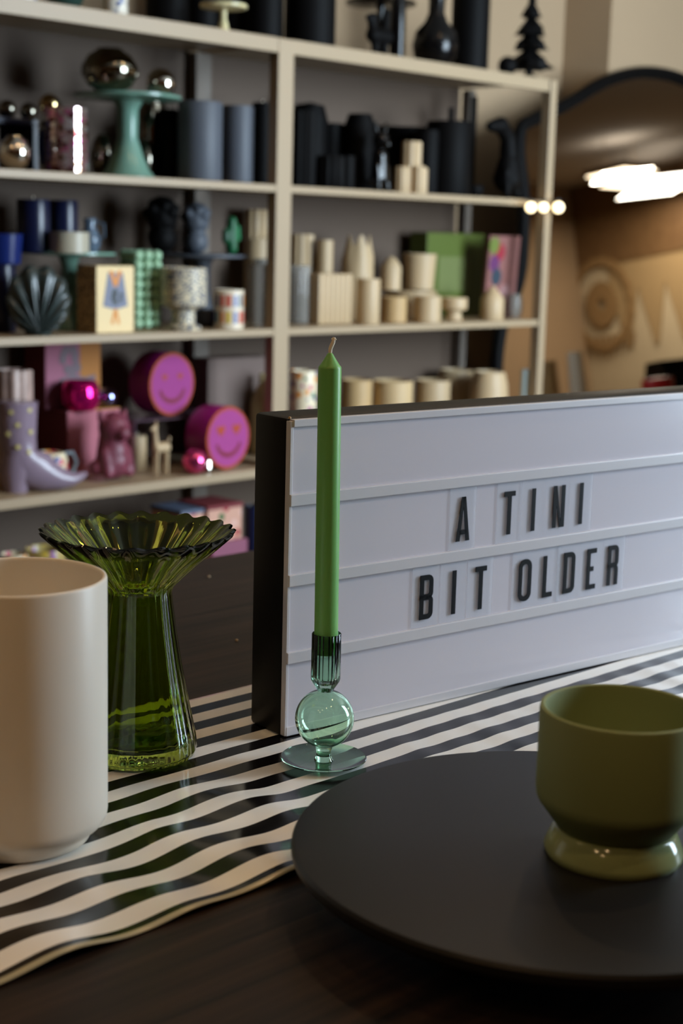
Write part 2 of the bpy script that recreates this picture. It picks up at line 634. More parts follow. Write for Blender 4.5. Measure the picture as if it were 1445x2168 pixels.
bm = bmesh.new()
nu, nn = 620, 96
u0, u1 = -.15, 1.9
grid = []
for i in range(nu + 1):
    u = u0 + (u1 - u0) * i / nu
    row = []
    for j in range(nn + 1):
        n = R0 + (R1 - R0) * j / nn
        z = .0012 + (ripple(u, n) - .0012) * flat_under(u, n)
        row.append(bm.verts.new((u, n, z)))
    grid.append(row)
for i in range(nu):
    for j in range(nn):
        bm.faces.new((grid[i][j], grid[i + 1][j], grid[i + 1][j + 1], grid[i][j + 1]))
m = bpy.data.materials.new('striped glossy vinyl')
m.use_nodes = True
nt = m.node_tree
b = nt.nodes['Principled BSDF']
b.inputs['Roughness'].default_value = .17
tc = nt.nodes.new('ShaderNodeTexCoord')
sp = nt.nodes.new('ShaderNodeSeparateXYZ')
nt.links.new(tc.outputs['Object'], sp.inputs[0])
m1 = nt.nodes.new('ShaderNodeMath')
m1.operation = 'SUBTRACT'
m1.inputs[0].default_value = R1
nt.links.new(sp.outputs['Y'], m1.inputs[1])
m2 = nt.nodes.new('ShaderNodeMath')
m2.operation = 'MODULO'
m2.inputs[1].default_value = PER
nt.links.new(m1.outputs[0], m2.inputs[0])
m3 = nt.nodes.new('ShaderNodeMath')
m3.operation = 'LESS_THAN'
m3.inputs[1].default_value = .0207
nt.links.new(m2.outputs[0], m3.inputs[0])
m4 = nt.nodes.new('ShaderNodeMath')
m4.operation = 'LESS_THAN'
m4.inputs[1].default_value = R0 + .0062
nt.links.new(sp.outputs['Y'], m4.inputs[0])
mx = nt.nodes.new('ShaderNodeMix')
mx.data_type = 'RGBA'
mx.inputs[6].default_value = rgb(14, 12, 13)
mx.inputs[7].default_value = rgb(242, 240, 234)
nt.links.new(m3.outputs[0], mx.inputs[0])
mx2 = nt.nodes.new('ShaderNodeMix')
mx2.data_type = 'RGBA'
mx2.inputs[7].default_value = rgb(176, 168, 138)
nt.links.new(m4.outputs[0], mx2.inputs[0])
nt.links.new(mx.outputs[2], mx2.inputs[6])
nt.links.new(mx2.outputs[2], b.inputs['Base Color'])
ro = finish(bm, 'striped_runner', m, None, (0, 0, T), (0, 0, TROT), smooth=80)
sol = ro.modifiers.new('solid', 'SOLIDIFY')
sol.thickness = .0008
sol.offset = -1
tag(ro, 'glossy black and white striped runner laid across the dark wooden table', 'table runner')

# ------------------------------------------------------------------ lightbox
LA, LH, LD, LL = .891, .31, .056, .86
lb = thing('lightbox', 'large black lightbox sign with white face and letter rails on striped runner', 'lightbox',
           (-.0505, 1.3841, T + .0014), PI / 2 - LA)
bm = bmesh.new()
box_into(bm, 0, LL, .004, LD, 0, LH, .004)
finish(bm, 'body', M_BLACK, lb, smooth=30)
finish(box_bm(.0035, LL - .0035, .0005, .006, .0015, LH - .0025), 'face_panel', M_FACE, lb, smooth=0, label='glossy white acrylic face')
finish(box_bm(.0025, LL - .0025, -.0012, .006, .0008, .0100, .0006), 'bottom_strip', M_RAIL, lb, smooth=0)
finish(box_bm(.0040, LL - .004, -.0022, .005, .3015, .3085, .0006), 'top_strip', M_RAIL, lb, smooth=0)
for z0, z1 in ((.2268, .2380), (.1492, .1606), (.0733, .0847)):
    finish(box_bm(.0012, LL - .002, -.0030, .005, z0, z1, .0007), 'letter_rail', M_RAIL, lb, smooth=0)
finish(box_bm(.0008, .0046, -.0008, .006, .0012, LH - .003, .0006), 'side_strip', M_RAIL, lb, smooth=0)
bm = lathe_bm([(0, 0), (.0016, .0004), (.0013, .0018), (0, .0024)], 7)
finish(bm, 'dented_corner', M_TAN, lb, (.0022, .0025, LH - .0010), smooth=0, label='chipped pale corner of the box')

# letters: outlines drawn in millimetre units of a 46.6 high, 18.8 wide capital
LHH = 46.6
ST = 5.4


def arc(cx_, cz_, rx, rz, a0, a1, n=8):
    return [(cx_ + rx * math.cos(math.radians(a0 + (a1 - a0) * i / n)), cz_ + rz * math.sin(math.radians(a0 + (a1 - a0) * i / n))) for i in range(n + 1)]


def ring_between(bm, outer, inner, y0, y1):
    k = .001
    n = len(outer)
    V = [[bm.verts.new((x * k, y, z * k)) for x, z in L_] for L_ in (outer, inner) for y in (y0, y1)]
    oa, ob, ia, ib = V
    for i in range(n):
        j = (i + 1) % n
        bm.faces.new((oa[i], oa[j], ia[j], ia[i]))
        bm.faces.new((ob[i], ib[i], ib[j], ob[j]))
        bm.faces.new((oa[i], ob[i], ob[j], oa[j]))
        bm.faces.new((ia[i], ia[j], ib[j], ib[i]))


def solid(bm, pts, y0, y1):
    poly_into(bm, [(x * .001, z * .001) for x, z in pts], y0, y1)


def rect(x0, x1, z0, z1):
    return [(x0, z0), (x1, z0), (x1, z1), (x0, z1)]


def dbowl(bm, x0, x1, z0, z1, r, ya, yb, st=ST):
    """closed D shape: straight left side, rounded right corners"""
    def o(x0, x1, z0, z1, r):
        return [(x0, z0)] + arc(x1 - r, z0 + r, r, r, -90, 0) + arc(x1 - r, z1 - r, r, r, 0, 90) + [(x0, z1)]
    ring_between(bm, o(x0, x1, z0, z1, r), o(x0 + st, x1 - st, z0 + st, z1 - st, max(1.2, r - st)), ya, yb)


def letter_bm(ch):
    bm = bmesh.new()
    a, b = -.0007, 0.0
    H, w = LHH, 18.2
    if ch == 'I':
        solid(bm, rect(0, ST, 0, H), a, b)
        w = ST
    elif ch == 'T':
        w = 16.2
        solid(bm, rect(0, w, H - ST, H), a, b)
        solid(bm, rect((w - ST) / 2, (w + ST) / 2, 0, H - ST), a, b)
    elif ch == 'L':
        w = 15.0
        solid(bm, [(0, 0), (w, 0), (w, ST), (ST, ST), (ST, H), (0, H)], a, b)
    elif ch == 'E':
        w = 15.2
        solid(bm, rect(0, ST, 0, H), a, b)
        solid(bm, rect(ST, w, 0, ST), a, b)
        solid(bm, rect(ST, w, H - ST, H), a, b)
        solid(bm, rect(ST, w - 4.2, H / 2 - ST / 2, H / 2 + ST / 2), a, b)
    elif ch == 'A':
        w = 19.0
        c = w / 2
        solid(bm, [(0, 0), (ST, 0), (c + .3, H - 6), (c + ST * .5, H), (c - ST * .5, H)], a, b)
        solid(bm, [(w, 0), (c + ST * .5, H), (c - ST * .45, H), (c - .3, H - 9), (w - ST, 0)], a, b - .00001)
        solid(bm, rect(4.4, w - 4.4, 7.0, 12.0), a, b)
    elif ch == 'N':
        w = 18.4
        solid(bm, rect(0, ST, 0, H), a, b)
        solid(bm, rect(w - ST, w, 0, H), a, b)
        solid(bm, [(ST - 1, H), (ST - .4, H), (w - ST + 1, 0), (w - ST - 1.8, 0), (ST - 2.2, H - 12), (ST - 2.5, H)], a, b - .00001)
    elif ch == 'D':
        dbowl(bm, 0, w, 0, H, 7.5, a, b)
    elif ch == 'O':
        w = 19.6

        def o(x0, x1, z0, z1, r):
            return arc(x1 - r, z0 + r, r, r, -90, 0) + arc(x1 - r, z1 - r, r, r, 0, 90) + arc(x0 + r, z1 - r, r, r, 90, 180) + arc(x0 + r, z0 + r, r, r, 180, 270)
        ring_between(bm, o(0, w, 0, H, 9), o(ST, w - ST, ST, H - ST, 4), a, b)
    elif ch == 'B':
        dbowl(bm, 0, w, 0, H * .5 + ST * .42, 7, a, b)
        dbowl(bm, 0, w - .2, H * .5 - ST * .42, H, 7, a, b - .00001)
    elif ch == 'R':
        dbowl(bm, 0, w - .3, H * .5 - ST * .5, H, 7, a, b)
        solid(bm, rect(0, ST, 0, H * .5), a, b - .00001)
        solid(bm, [(w - .4 - ST, 0), (w - .4, 0), (w - .4, H * .5 - 8)] + arc(w - 6, H * .5 - 6, 5.6, 7, 0, 70, 5) + [(w - 7, H * .5 - 2), (w - .4 - ST, H * .5 - 7)], a, b)
    bmesh.ops.remove_doubles(bm, verts=bm.verts, dist=1e-7)
    return bm, w * .001


ROWS = [(.1704, .1608, .2270, [('A', .2161, .2070, 'first word of the upper line'), ('T', .2843, .2745, 'after the gap in the upper line'),
                               ('I', .3262, .3105, 'between T and N in the upper line'), ('N', .3594, .3478, 'near the end of the upper line'),
                               ('I', .4015, .3853, 'last letter of the upper line')]),
        (.0936, .0850, .1494, [('B', .1691, .1592, 'first letter of the lower line'), ('I', .2138, .1975, 'between B and T in the lower line'),
                               ('T', .2467, .2358, 'end of the first word in the lower line'), ('O', .3113, .3022, 'first letter of the last word'),
                               ('L', .3492, .3396, 'between O and D in the lower line'), ('D', .3817, .3718, 'middle of the last word'),
                               ('E', .4196, .4092, 'before the last letter of the lower line'), ('R', .4545, .4463, 'last letter of the lower line')])]
LROT = PI / 2 - LA
LU = Vector((math.sin(LA), math.cos(LA), 0))
LN = Vector((-math.cos(LA), math.sin(LA), 0))
for zb, c0, c1, letters in ROWS:
    for i, (ch, s, cs, txt) in enumerate(letters):
        base = Vector((-.0505, 1.3841, T + .0014 + c0)) + LU * cs - LN * .0004
        t = thing('letter_card', 'clear plastic card with black letter %s, %s' % (ch, txt), 'letter card', base, LROT, 'letter cards on the lightbox')
        finish(box_bm(0, .0368, -.0007, 0, 0, c1 - c0), 'card', M_CARD, t, smooth=0)
        bm, w = letter_bm(ch)
        finish(bm, 'printed_letter', M_INK, t, (s - cs, -.0009, zb - c0 - .0004), smooth=0)

# ------------------------------------------------------------------ candle and holder
CB = Vector((-.0105, 1.317, T + .0014))
ch_ = thing('candle_holder', 'mint green blown glass candle holder with ball stem and ribbed cup', 'candle holder', CB)
flut = lambda a, r, z: (r * (1 + (.030 * math.cos(22 * a) if (z > .078 and r > .0108) else 0)), z)
finish(lathe_bm([(0, .0012), (.012, .0010), (.030, .0028), (.0385, .0046), (.0397, .0056), (.0390, .0064), (.030, .0046), (.012, .0029), (0, .0029)], 72),
       'foot', M_MGLASS, ch_, smooth=60)
# hollow ball with short solid stem under it
pr = [(0, .0030), (.0088, .0032), (.0070, .0062), (.0066, .0120), (.0085, .0168)]
cz0, R_ = .0430, .0272
for k in range(1, 16):
    a = -70 + k * (140 / 16)
    pr.append((R_ * math.cos(math.radians(a)), cz0 + R_ * math.sin(math.radians(a))))
pr += [(.0078, .0688), (0, .0690)]
finish(lathe_bm(pr, 64), 'ball_stem', M_MGLASS, ch_, smooth=60)
inner = [(0, cz0 - R_ + .0016)]
for k in range(1, 24):
    a = -90 + k * 180 / 24
    inner.append(((R_ - .0014) * math.cos(math.radians(a)), cz0 + (R_ - .0014) * math.sin(math.radians(a))))
inner.append((0, cz0 + R_ - .0016))
MA = mat('air inside the ball', (255, 255, 255), 0.0, trans=1.0, ior=1.45)
# the hollow: faces of an inner sphere, turned inwards, belong to the same glass
ib = lathe_bm(inner, 64)
bmesh.ops.recalc_face_normals(ib, faces=ib.faces)
bmesh.ops.reverse_faces(ib, faces=ib.faces)
me = bpy.data.meshes.new('ball_hollow')
ib.to_mesh(me)
ib.free()
for p in me.polygons:
    p.use_smooth = True
me.materials.append(MA)
io = bpy.data.objects.new('ball_hollow', me)
COL.objects.link(io)
io.parent = ch_
finish(lathe_bm([(0, .0691), (.0072, .0692), (.0080, .0712), (.0128, .0790), (.0131, .0810), (.0131, .1228), (.0127, .1235), (.0120, .1228), (.0120, .0835),
                 (.0085, .0760), (0, .0745)], 120, flut), 'cup', M_MGLASSC, ch_, smooth=60)
cd = thing('taper_candle', 'tall green taper candle standing in the glass holder, unlit', 'candle', CB + Vector((-.0003, 0, .1043)))
cd.rotation_euler = (0, -.0105, 0)
finish(lathe_bm([(0, 0), (.0102, 0), (.0108, .002), (.0108, .03), (.0106, .12), (.0102, .2585), (.0100, .2600), (.0085, .2618), (.0050, .2672), (.0026, .2712), (.0011, .2728), (0, .2730)], 48),
       'wax_body', M_GREENW, cd, smooth=50)
wk = finish(tube_bm([(0, 0, .270), (.0002, 0, .2755), (.0012, 0, .2785), (.0026, 0, .2815), (.0030, 0, .2838)], [.0015, .0017, .0018, .0017, .0015], 8), 'wick', M_WICK, cd)
bm = bmesh.new()
for dx, dz in ((-.0020, .0012), (-.0006, .0022), (.0012, .0020), (.0022, .0008)):
    t_ = tube_bm([(.0030, 0, .2832), (.0030 + dx * .6, .0003, .2832 + dz), (.0030 + dx, 0, .2834 + dz)], [.0011, .0010, .0006], 5)
    me = bpy.data.meshes.new('x')
    t_.to_mesh(me)
    t_.free()
    bm.from_mesh(me)
    bpy.data.meshes.remove(me)
finish(bm, 'frayed_tip', M_WICK, wk)

# ------------------------------------------------------------------ green fluted vase
NF = 24


def vmod(a, r, z):
    w = .5 + .5 * math.cos(NF * a)
    f = max(0.0, min(1.0, (z - .155) / .055))
    amp = .016 + .034 * f
    rr = r * (1 + amp * (w - .5))
    zz = z
    if f > .9:
        zz = z + .0026 * (w - .5)
    return rr, zz


vp = [(0, .0), (.046, .0), (.0525, .0022), (.0548, .008), (.0535, .020), (.0462, .055), (.0400, .088), (.0350, .120), (.0318, .145), (.0308, .1555), (.0325, .1605),
      (.0420, .170), (.0560, .1835), (.0720, .197), (.0855, .2085), (.0868, .2110), (.0850, .2122), (.0705, .2000), (.0545, .1870), (.0400, .1735), (.0302, .1625), (.0282, .1560),
      (.0290, .145), (.0322, .120), (.0372, .088), (.0434, .055), (.0500, .024), (.0470, .0150), (.030, .0125), (0, .0120)]
gv = finish(lathe_bm(vp, 240, vmod), 'glass_vase', M_GGLASS, None, (-.1834, 1.329, T + .0014), (0, 0, .1), smooth=70)
tag(gv, 'olive green fluted glass vase with wide pleated rim behind the white pot', 'vase')

# ------------------------------------------------------------------ white cylinder vase
wp = [(0, .000), (.052, .000), (.0555, .0015), (.0575, .006), (.060, .0105), (.0655, .0135), (.0690, .0185), (.0697, .024), (.0697, .2110), (.0690, .2128), (.0675, .2134),
      (.0660, .2126), (.0655, .2105), (.0655, .03), (.060, .02), (0, .018)]
wv = thing('white_vase', 'tall white satin ceramic cylinder vase at left edge of the runner', 'vase', (-.2496, 1.128, T + .0014))
finish(lathe_bm(wp, 96), 'vase_body', M_WHITE, wv, smooth=50)

# ------------------------------------------------------------------ black round stand with the sage cup
ds = thing('cake_stand', 'large round matte black serving stand in the right foreground', 'stand', (.1718, 1.0405, T))
finish(lathe_bm([(0, .022), (.12, .024), (.185, .029), (.200, .0335), (.2022, .037), (.2022, .042), (.2005, .0446), (.198, .0450), (0, .0450)], 128), 'plate', M_DISC, ds, smooth=30)
finish(lathe_bm([(0, 0), (.095, 0), (.097, .004), (.09, .009), (.07, .015), (.065, .0225), (0, .0225)], 64), 'foot', M_DISC, ds, smooth=40)
cup = thing('footed_planter', 'sage green footed ceramic planter standing on the black stand', 'planter', (.2028, 1.0241, T + .045))
finish(lathe_bm([(0, .0206), (.040, .0206), (.0425, .0216), (.0555, .0392), (.0573, .0430), (.0580, .048), (.0580, .1060), (.0574, .1088), (.0556, .1098), (.0540, .1090), (.0532, .1055),
                 (.0530, .045), (.045, .032), (0, .030)], 96), 'bowl', M_SAGE, cup, smooth=40)
finish(lathe_bm([(0, .003), (.0455, 0), (.0488, 0), (.0502, .0030), (.0500, .006), (.0440, .0190), (.0418, .0208), (0, .0208)], 96), 'foot', M_SAGEG, cup, smooth=50, label='glossy sage green foot')

# two crumbs on the wood
for p, nm in (((-.185, 2.07, T), 'pale crumb on the dark table nearer the shelves'), ((-.121, 1.735, T), 'tiny crumb on the dark table between vase and lightbox')):
    tag(finish(lathe_bm([(0, 0), (.002, .0005), (.0016, .002), (0, .0026)], 6), 'crumb', M_CREAM, None, p, smooth=0), nm, 'crumb')

# ------------------------------------------------------------------ shelving unit (two bays)
ZL = {1: .9600, 2: .6040, 3: .2435, 4: -.1155, 5: -.4770}   # top surface of each board
su = thing('shelving_unit', 'tall cream metal shelving unit with two bays against the back wall', 'shelving', W(0, 0, -T), ROTB)
SA, SB, SCC = .075, 1.208, 2.318       # post centres along the front
SDP = .345
PW = .021
for a, b_, w_ in ((SA, SB, 0), (SB, SCC, 1)):
    for k, z in ZL.items():
        th = .036 if k == 1 else (.022 if k == 4 else .018)
        x0, x1 = a + PW, b_ - PW
        if k == 1 or True:
            bm = box_bm(x0, x1, 0, SDP, z - .012, z, .001)
            box_into(bm, x0, x1, -.002, .012, z - th, z - .0005, .001)
            bmesh.ops.translate(bm, verts=bm.verts, vec=(0, 0, T))
            finish(bm, 'shelf_board', M_SHELF, su, smooth=0)
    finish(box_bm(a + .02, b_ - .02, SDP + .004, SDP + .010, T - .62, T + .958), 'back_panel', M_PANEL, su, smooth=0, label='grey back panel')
for x, wpx in ((SA, PW), (SB, .0265), (SCC, .0145)):
    finish(box_bm(x - wpx, x + wpx, -.004, .03, 0, T + .959, .002), 'post', M_SHELF, su, smooth=0)
    finish(box_bm(x - wpx, x + wpx, SDP - .034, SDP - .0, 0, T + .945, .002), 'post', M_REARP, su, smooth=0, label='rear post with shade painted into its grey')


# ------------------------------------------------------------------ placing things on the shelves
class Spot:
    def __init__(s_, lv, xc, d, ytop, base=None):
        s_.s, z1, s_.k = sight(xc, ytop, d)
        s_.z = ZL[lv] + .0005 if base is None else base
        s_.h = z1 - s_.z
        s_.d = d
        s_.loc = W(s_.s, d, s_.z)


def scaled(prof, r, h):
    return [(a * r, b * h) for a, b in prof]


P_PILLAR = [(0, 0), (.97, 0), (1, .02), (1, .975), (.96, 1), (.2, .995), (0, .99)]
P_CUP = [(0, 0), (.8, 0), (.86, .02), (1, 1), (.93, 1), (.8, .06), (0, .05)]
P_CYL = [(0, 0), (.95, 0), (1, .02), (1, .985), (.97, 1), (.92, .985), (.92, .06), (0, .05)]
P_BOWL = [(0, 0), (.45, 0), (.5, .03), (.85, .25), (1, .55), (.97, .85), (.86, 1), (.80, .98), (.90, .6), (.75, .25), (0, .1)]
P_BALL = [(0, 0), (.35, .02), (.75, .17), (.97, .42), (.97, .60), (.75, .84), (.45, .96), (.42, 1), (.38, .96), (0, .95)]
P_POT = [(0, 0), (.7, 0), (.78, .05), (.98, .3), (1, .5), (.93, .8), (.8, .97), (.76, 1), (.72, .96), (.9, .5), (.7, .1), (0, .08)]
P_FOOT = [(0, 0), (.62, 0), (.66, .04), (.55, .3), (.6, .42), (.98, .5), (1, .56), (1, .97), (.96, 1), (.92, .97), (.9, .58), (0, .5)]
P_BOTTLE = [(0, 0), (.9, 0), (1, .04), (1, .62), (.55, .82), (.3, .86), (.3, 1), (.2, 1), (.2, .9), (0, .88)]


def rnd(name, label, cat, m, lv, xc, ytop, w, d, prof=P_PILLAR, base=None, group=None, mod=None, seg=40, wick=False, flute=0, famp=.05, smooth=40):
    """a turned thing standing on a board (or on 'base')"""
    p = Spot(lv, xc, d, ytop, base)
    r = w / 2 * p.k
    if flute:
        mod = lambda a, rr, z, n=flute, f=famp: (rr * (1 + f * (.5 * math.cos(n * a) - .5)), z)
        seg = max(seg, flute * 6)
    if wick:
        t = thing(name, label, cat, p.loc, 0, group)
        finish(lathe_bm(scaled(prof, r, p.h), seg, mod), 'wax_body', m, t, smooth=smooth)
        finish(tube_bm([(0, 0, p.h * .98), (.001, 0, p.h + .008)], .001, 5), 'wick', M_WICK, t)
        return t, p, r
    o = finish(lathe_bm(scaled(prof, r, p.h), seg, mod), name, m, None, p.loc, (0, 0, 0), smooth)
    tag(o, label, cat, group)
    return o, p, r


def boxy(name, label, cat, m, lv, xl, xr, ytop, d, depth, base=None, group=None, tilt=0, bev=.002, turn=0.0):
    """a box whose front edges run along the shelf between two sight lines"""
    s0, z1, k = sight(xl, ytop, d)
    s1, _, _ = sight(xr, ytop, d)
    z = ZL[lv] + .0005 if base is None else base
    sm = (s0 + s1) / 2
    w = (s1 - s0)
    o = finish(box_bm(-w / 2, w / 2, 0, depth, 0, z1 - z, bev), name, m, None, W(sm, d, z), (-tilt, 0, ROTB + turn), 0)
    tag(o, label, cat, group)
    return o, w, z1 - z


def sphere(name, label, cat, m, xc, yc, w, d, group=None, seg=32, cap=None, base=None):
    s, z, k = sight(xc, yc, d)
    r = w / 2 * k
    if base is not None:
        z = base + r
    o = finish(lathe_bm([(r * math.sin(PI * i / 16), -r * math.cos(PI * i / 16)) for i in range(17)], seg), name, m, None, W(s, d, z), smooth=80)
    tag(o, label, cat, group)
    return o, s, z, r


def cakestand(name, label, m, lv, xc, yplate, w, d, stem=.13, foot=.42):
    p = Spot(lv, xc, d, yplate)
    R = w / 2 * p.k
    t = thing(name, label, 'cake stand', p.loc)
    h = p.h
    finish(lathe_bm([(0, h - .008), (R * .4, h - .007), (R * .96, h - .004), (R, h - .002), (R, h + .004), (R * .97, h + .0035), (R * .94, h), (0, h)], 56), 'plate', m, t)
    finish(lathe_bm([(0, 0), (R * foot, 0), (R * foot, .004), (R * foot * .8, h * .10), (R * stem * 1.5, h * .30), (R * stem, h * .5), (R * stem * 1.05, h * .85), (R * stem * 1.5, h - .008), (0, h - .008)], 40), 'pedestal', m, t)
    return t, p, R


# --- level 1 (top board)
M_PAT1 = dots_mat('blue flower print', (214, 206, 190), [(90, 100, 140), (140, 140, 150), (60, 70, 110)], 60, .35)
M_PAT2 = dots_mat('many coloured flower print', (216, 200, 168), [(180, 40, 60), (60, 110, 90), (210, 130, 40), (50, 60, 120), (150, 50, 110)], 45, .38)
M_PAT3 = dots_mat('gem print', (222, 214, 200), [(30, 60, 140), (180, 40, 40), (40, 130, 120), (200, 150, 40)], 55, .33)
M_SPECK = dots_mat('speckled cream card', (190, 160, 110), [(40, 36, 34), (70, 55, 40)], 140, .4, .7)
rnd('printed_pot', 'cream pot with small blue print at far left of the top shelf', 'pot', M_PAT1, 1, 40, -60, 84, .08, P_CUP)
o, p, r = rnd('plant_pot', 'dark pot with green leaves at the left of the top shelf', 'pot', M_DGREEN, 1, 135, -55, 92, .10, P_BOWL)
M_LEAF = mat('green leaf', (60, 100, 30), .5)
lf = bmesh.new()
for i in range(26):
    a = random.uniform(0, 2 * PI)
    e = random.uniform(.1, 1.2)
    q = Vector((math.cos(a) * math.cos(e), math.sin(a) * math.cos(e), math.sin(e))) * random.uniform(.03, .06)
    sd_ = Vector((-math.sin(a), math.cos(a), 0)) * .012
    b0 = Vector((0, 0, 0))
    vs = [lf.verts.new(b0), lf.verts.new(q * .5 + sd_), lf.verts.new(q), lf.verts.new(q * .5 - sd_)]
    lf.faces.new(vs)
pl = finish(lf, 'succulent_plant', M_LEAF, None, p.loc + Vector((0, 0, p.h * .5)), smooth=0)
s_ = pl.modifiers.new('solid', 'SOLIDIFY')
s_.thickness = .002
tag(pl, 'small green leafy plant in the dark pot on the top shelf', 'plant')
rnd('printed_beaker', 'blue and grey printed cup on the top shelf, left of the cream cake stand', 'cup', M_PAT1, 1, 243, -70, 54, .05, P_CYL)
cakestand('small_cake_stand', 'small cream cake stand on the top shelf before black candles', mat('cream glaze', (206, 192, 146), .3), 1, 473, 14, 100, .04, .13, .3)
for x, y, w, d, nm in ((500, -170, 74, .24, 'black pillar candle at the back between cake stand and middle post'), (355, -190, 92, .20, 'leftmost of the black pillar candles on the top shelf'), (430, -170, 70, .22, 'black pillar candle behind the small cream cake stand'),
                       (562, -160, 84, .16, 'black pillar candle right of the cream cake stand'), (660, -150, 110, .12, 'widest black pillar candle above the middle post'),
                       (1003, -140, 82, .12, 'tall black pillar candle left of the black tree figurine')):
    rnd('pillar_candle', nm, 'candle', M_ONYX, 1, x, y, w, d, wick=True, group='black pillar candles on the top shelf')
cakestand('black_cake_stand', 'black cake stand on the top shelf behind two black figurines', M_ONYXG, 1, 806, 8, 150, .22, .1, .3)


def figurine(name, label, m, lv, xc, ytop, w, d, kind, base=None, vox=.004):
    p = Spot(lv, xc, d, ytop, base)
    h, r = p.h, w / 2 * p.k
    if kind in ('bulldog', 'head'):
        r *= 1.28 if kind == 'bulldog' else 1.42
    if kind == 'stag':
        b_ = [((-.3 * r, 0, .02), (-.3 * r, 0, .4 * h), .012, .014), ((.4 * r, 0, .02), (.35 * r, 0, .4 * h), .012, .014), ((-.5 * r, 0, .45 * h), (.5 * r, 0, .45 * h), .022, .022),
              ((-.5 * r, 0, .5 * h), (-.65 * r, 0, .75 * h), .015, .013), ((-.9 * r, 0, .78 * h), (-.5 * r, 0, .8 * h), .010, .014), ((.4 * r, 0, .5 * h), (.5 * r, 0, .95 * h), .014, .012)]
    elif kind == 'monkey':
        b_ = [((0, 0, .22 * h), (0, 0, .38 * h), r * .95, r * .75), ((0, 0, .5 * h), (-.1 * r, 0, .66 * h), r * .6, r * .52), ((-.5 * r, -.02, .04 * h), (-.7 * r, -.02, .3 * h), r * .25, r * .2),
              ((.5 * r, -.02, .04 * h), (.7 * r, -.02, .3 * h), r * .25, r * .2), ((-.1 * r, 0, .68 * h), (-.9 * r, 0, .82 * h), r * .5, r * .5), ((-.9 * r, 0, .82 * h), (-1.9 * r, 0, .80 * h), r * .55, r * .34)]
    elif kind == 'bulldog':
        b_ = [((0, 0, .2 * h), (0, 0, .5 * h), r * .72, r * .60), ((0, -.1 * r, .72 * h), (0, -.1 * r, .74 * h), r * .66, r * .62), ((-.5 * r, -.4 * r, .05 * h), (-.5 * r, -.2 * r, .35 * h), r * .24, r * .26),
              ((.5 * r, -.4 * r, .05 * h), (.5 * r, -.2 * r, .35 * h), r * .24, r * .26), ((-.5 * r, 0, .86 * h), (-.62 * r, 0, .97 * h), r * .2, r * .1), ((.5 * r, 0, .86 * h), (.62 * r, 0, .97 * h), r * .2, r * .1),
              ((0, -.7 * r, .66 * h), (0, -.7 * r, .67 * h), r * .3, r * .28), ((-.7 * r, .1 * r, .12 * h), (.7 * r, .1 * r, .12 * h), r * .34, r * .34)]
    elif kind == 'llama':
        b_ = [((-.35 * r, 0, .50 * h), (.45 * r, 0, .50 * h), r * .40, r * .44), ((-.45 * r, 0, .55 * h), (-.55 * r, 0, .86 * h), r * .26, r * .17), ((-.85 * r, 0, .84 * h), (-.5 * r, 0, .89 * h), r * .14, r * .18),
              ((-.45 * r, -.05 * r, .92 * h), (-.42 * r, -.08 * r, .99 * h), r * .07, r * .04), ((-.45 * r, .08 * r, .92 * h), (-.42 * r, .1 * r, .99 * h), r * .07, r * .04)]
        for sx in (-.45, .5):
            for sy in (-.2, .2):
                b_.append(((sx * r, sy * r, .04 * h), (sx * r, sy * r, .4 * h), r * .10, r * .14))
        b_.append(((.8 * r, 0, .62 * h), (.85 * r, 0, .66 * h), r * .12, r * .1))
    elif kind == 'head':
        b_ = [((0, 0, .12 * h), (0, 0, .35 * h), r * .62, r * .40), ((0, 0, .62 * h), (0, 0, .7 * h), r * .66, r * .60)]
        for i in range(16):
            a = i * 2.4
            e = .1 + .09 * i
            b_.append(((r * .62 * math.cos(a) * math.cos(e), r * .62 * math.sin(a) * math.cos(e), .66 * h + r * .62 * math.sin(e)),) * 2 + (r * .22, r * .22))
    elif kind == 'rooster':
        b_ = [((0, 0, .5 * h), (0, 0, .5 * h), r * .95, r * .95), ((-.2 * r, 0, .2 * h), (0, 0, .06 * h), r * .3, r * .3)]
    elif kind == 'heartcactus':
        b_ = [((0, 0, .1 * h), (0, 0, .75 * h), r * .5, r * .42), ((-.6 * r, 0, .3 * h), (-.6 * r, 0, .5 * h), r * .3, r * .28), ((.6 * r, 0, .35 * h), (.6 * r, 0, .6 * h), r * .3, r * .26),
              ((-.6 * r, 0, .3 * h), (.6 * r, 0, .35 * h), r * .25, r * .25)]
    else:
        b_ = [((0, 0, r), (0, 0, h - r), r, r)]
    dz0 = -min(min(q[0][2] - q[2], q[1][2] - q[3]) for q in b_) + .001
    b_ = [((q[0][0], q[0][1], q[0][2] + dz0), (q[1][0], q[1][1], q[1][2] + dz0), q[2], q[3]) for q in b_]
    rr = min(min(q[2], q[3]) for q in b_)
    o = blob(name, b_, m, None, min(vox, rr * .7))
    o.location = p.loc
    o.rotation_euler = (0, 0, ROTB)
    tag(o, label, 'figurine')
    return o, p


figurine('stag_figurine', 'slender black animal figurine on the top shelf before the black cake stand', M_ONYX, 1, 805, 12, 80, .05, 'stag')
rnd('black_bottle', 'slim black bottle on the top shelf beside the black animal figurine', 'bottle', M_ONYXG, 1, 845, -60, 34, .05, P_BOTTLE)
rnd('round_vase', 'round glossy black vase with narrow neck on the top shelf', 'vase', M_ONYXG, 1, 925, -10, 100, .08, [(0, 0), (.6, 0), (.9, .12), (1, .28), (.88, .48), (.5, .62), (.34, .75), (.36, 1), (.28, 1), (.25, .7), (0, .6)])
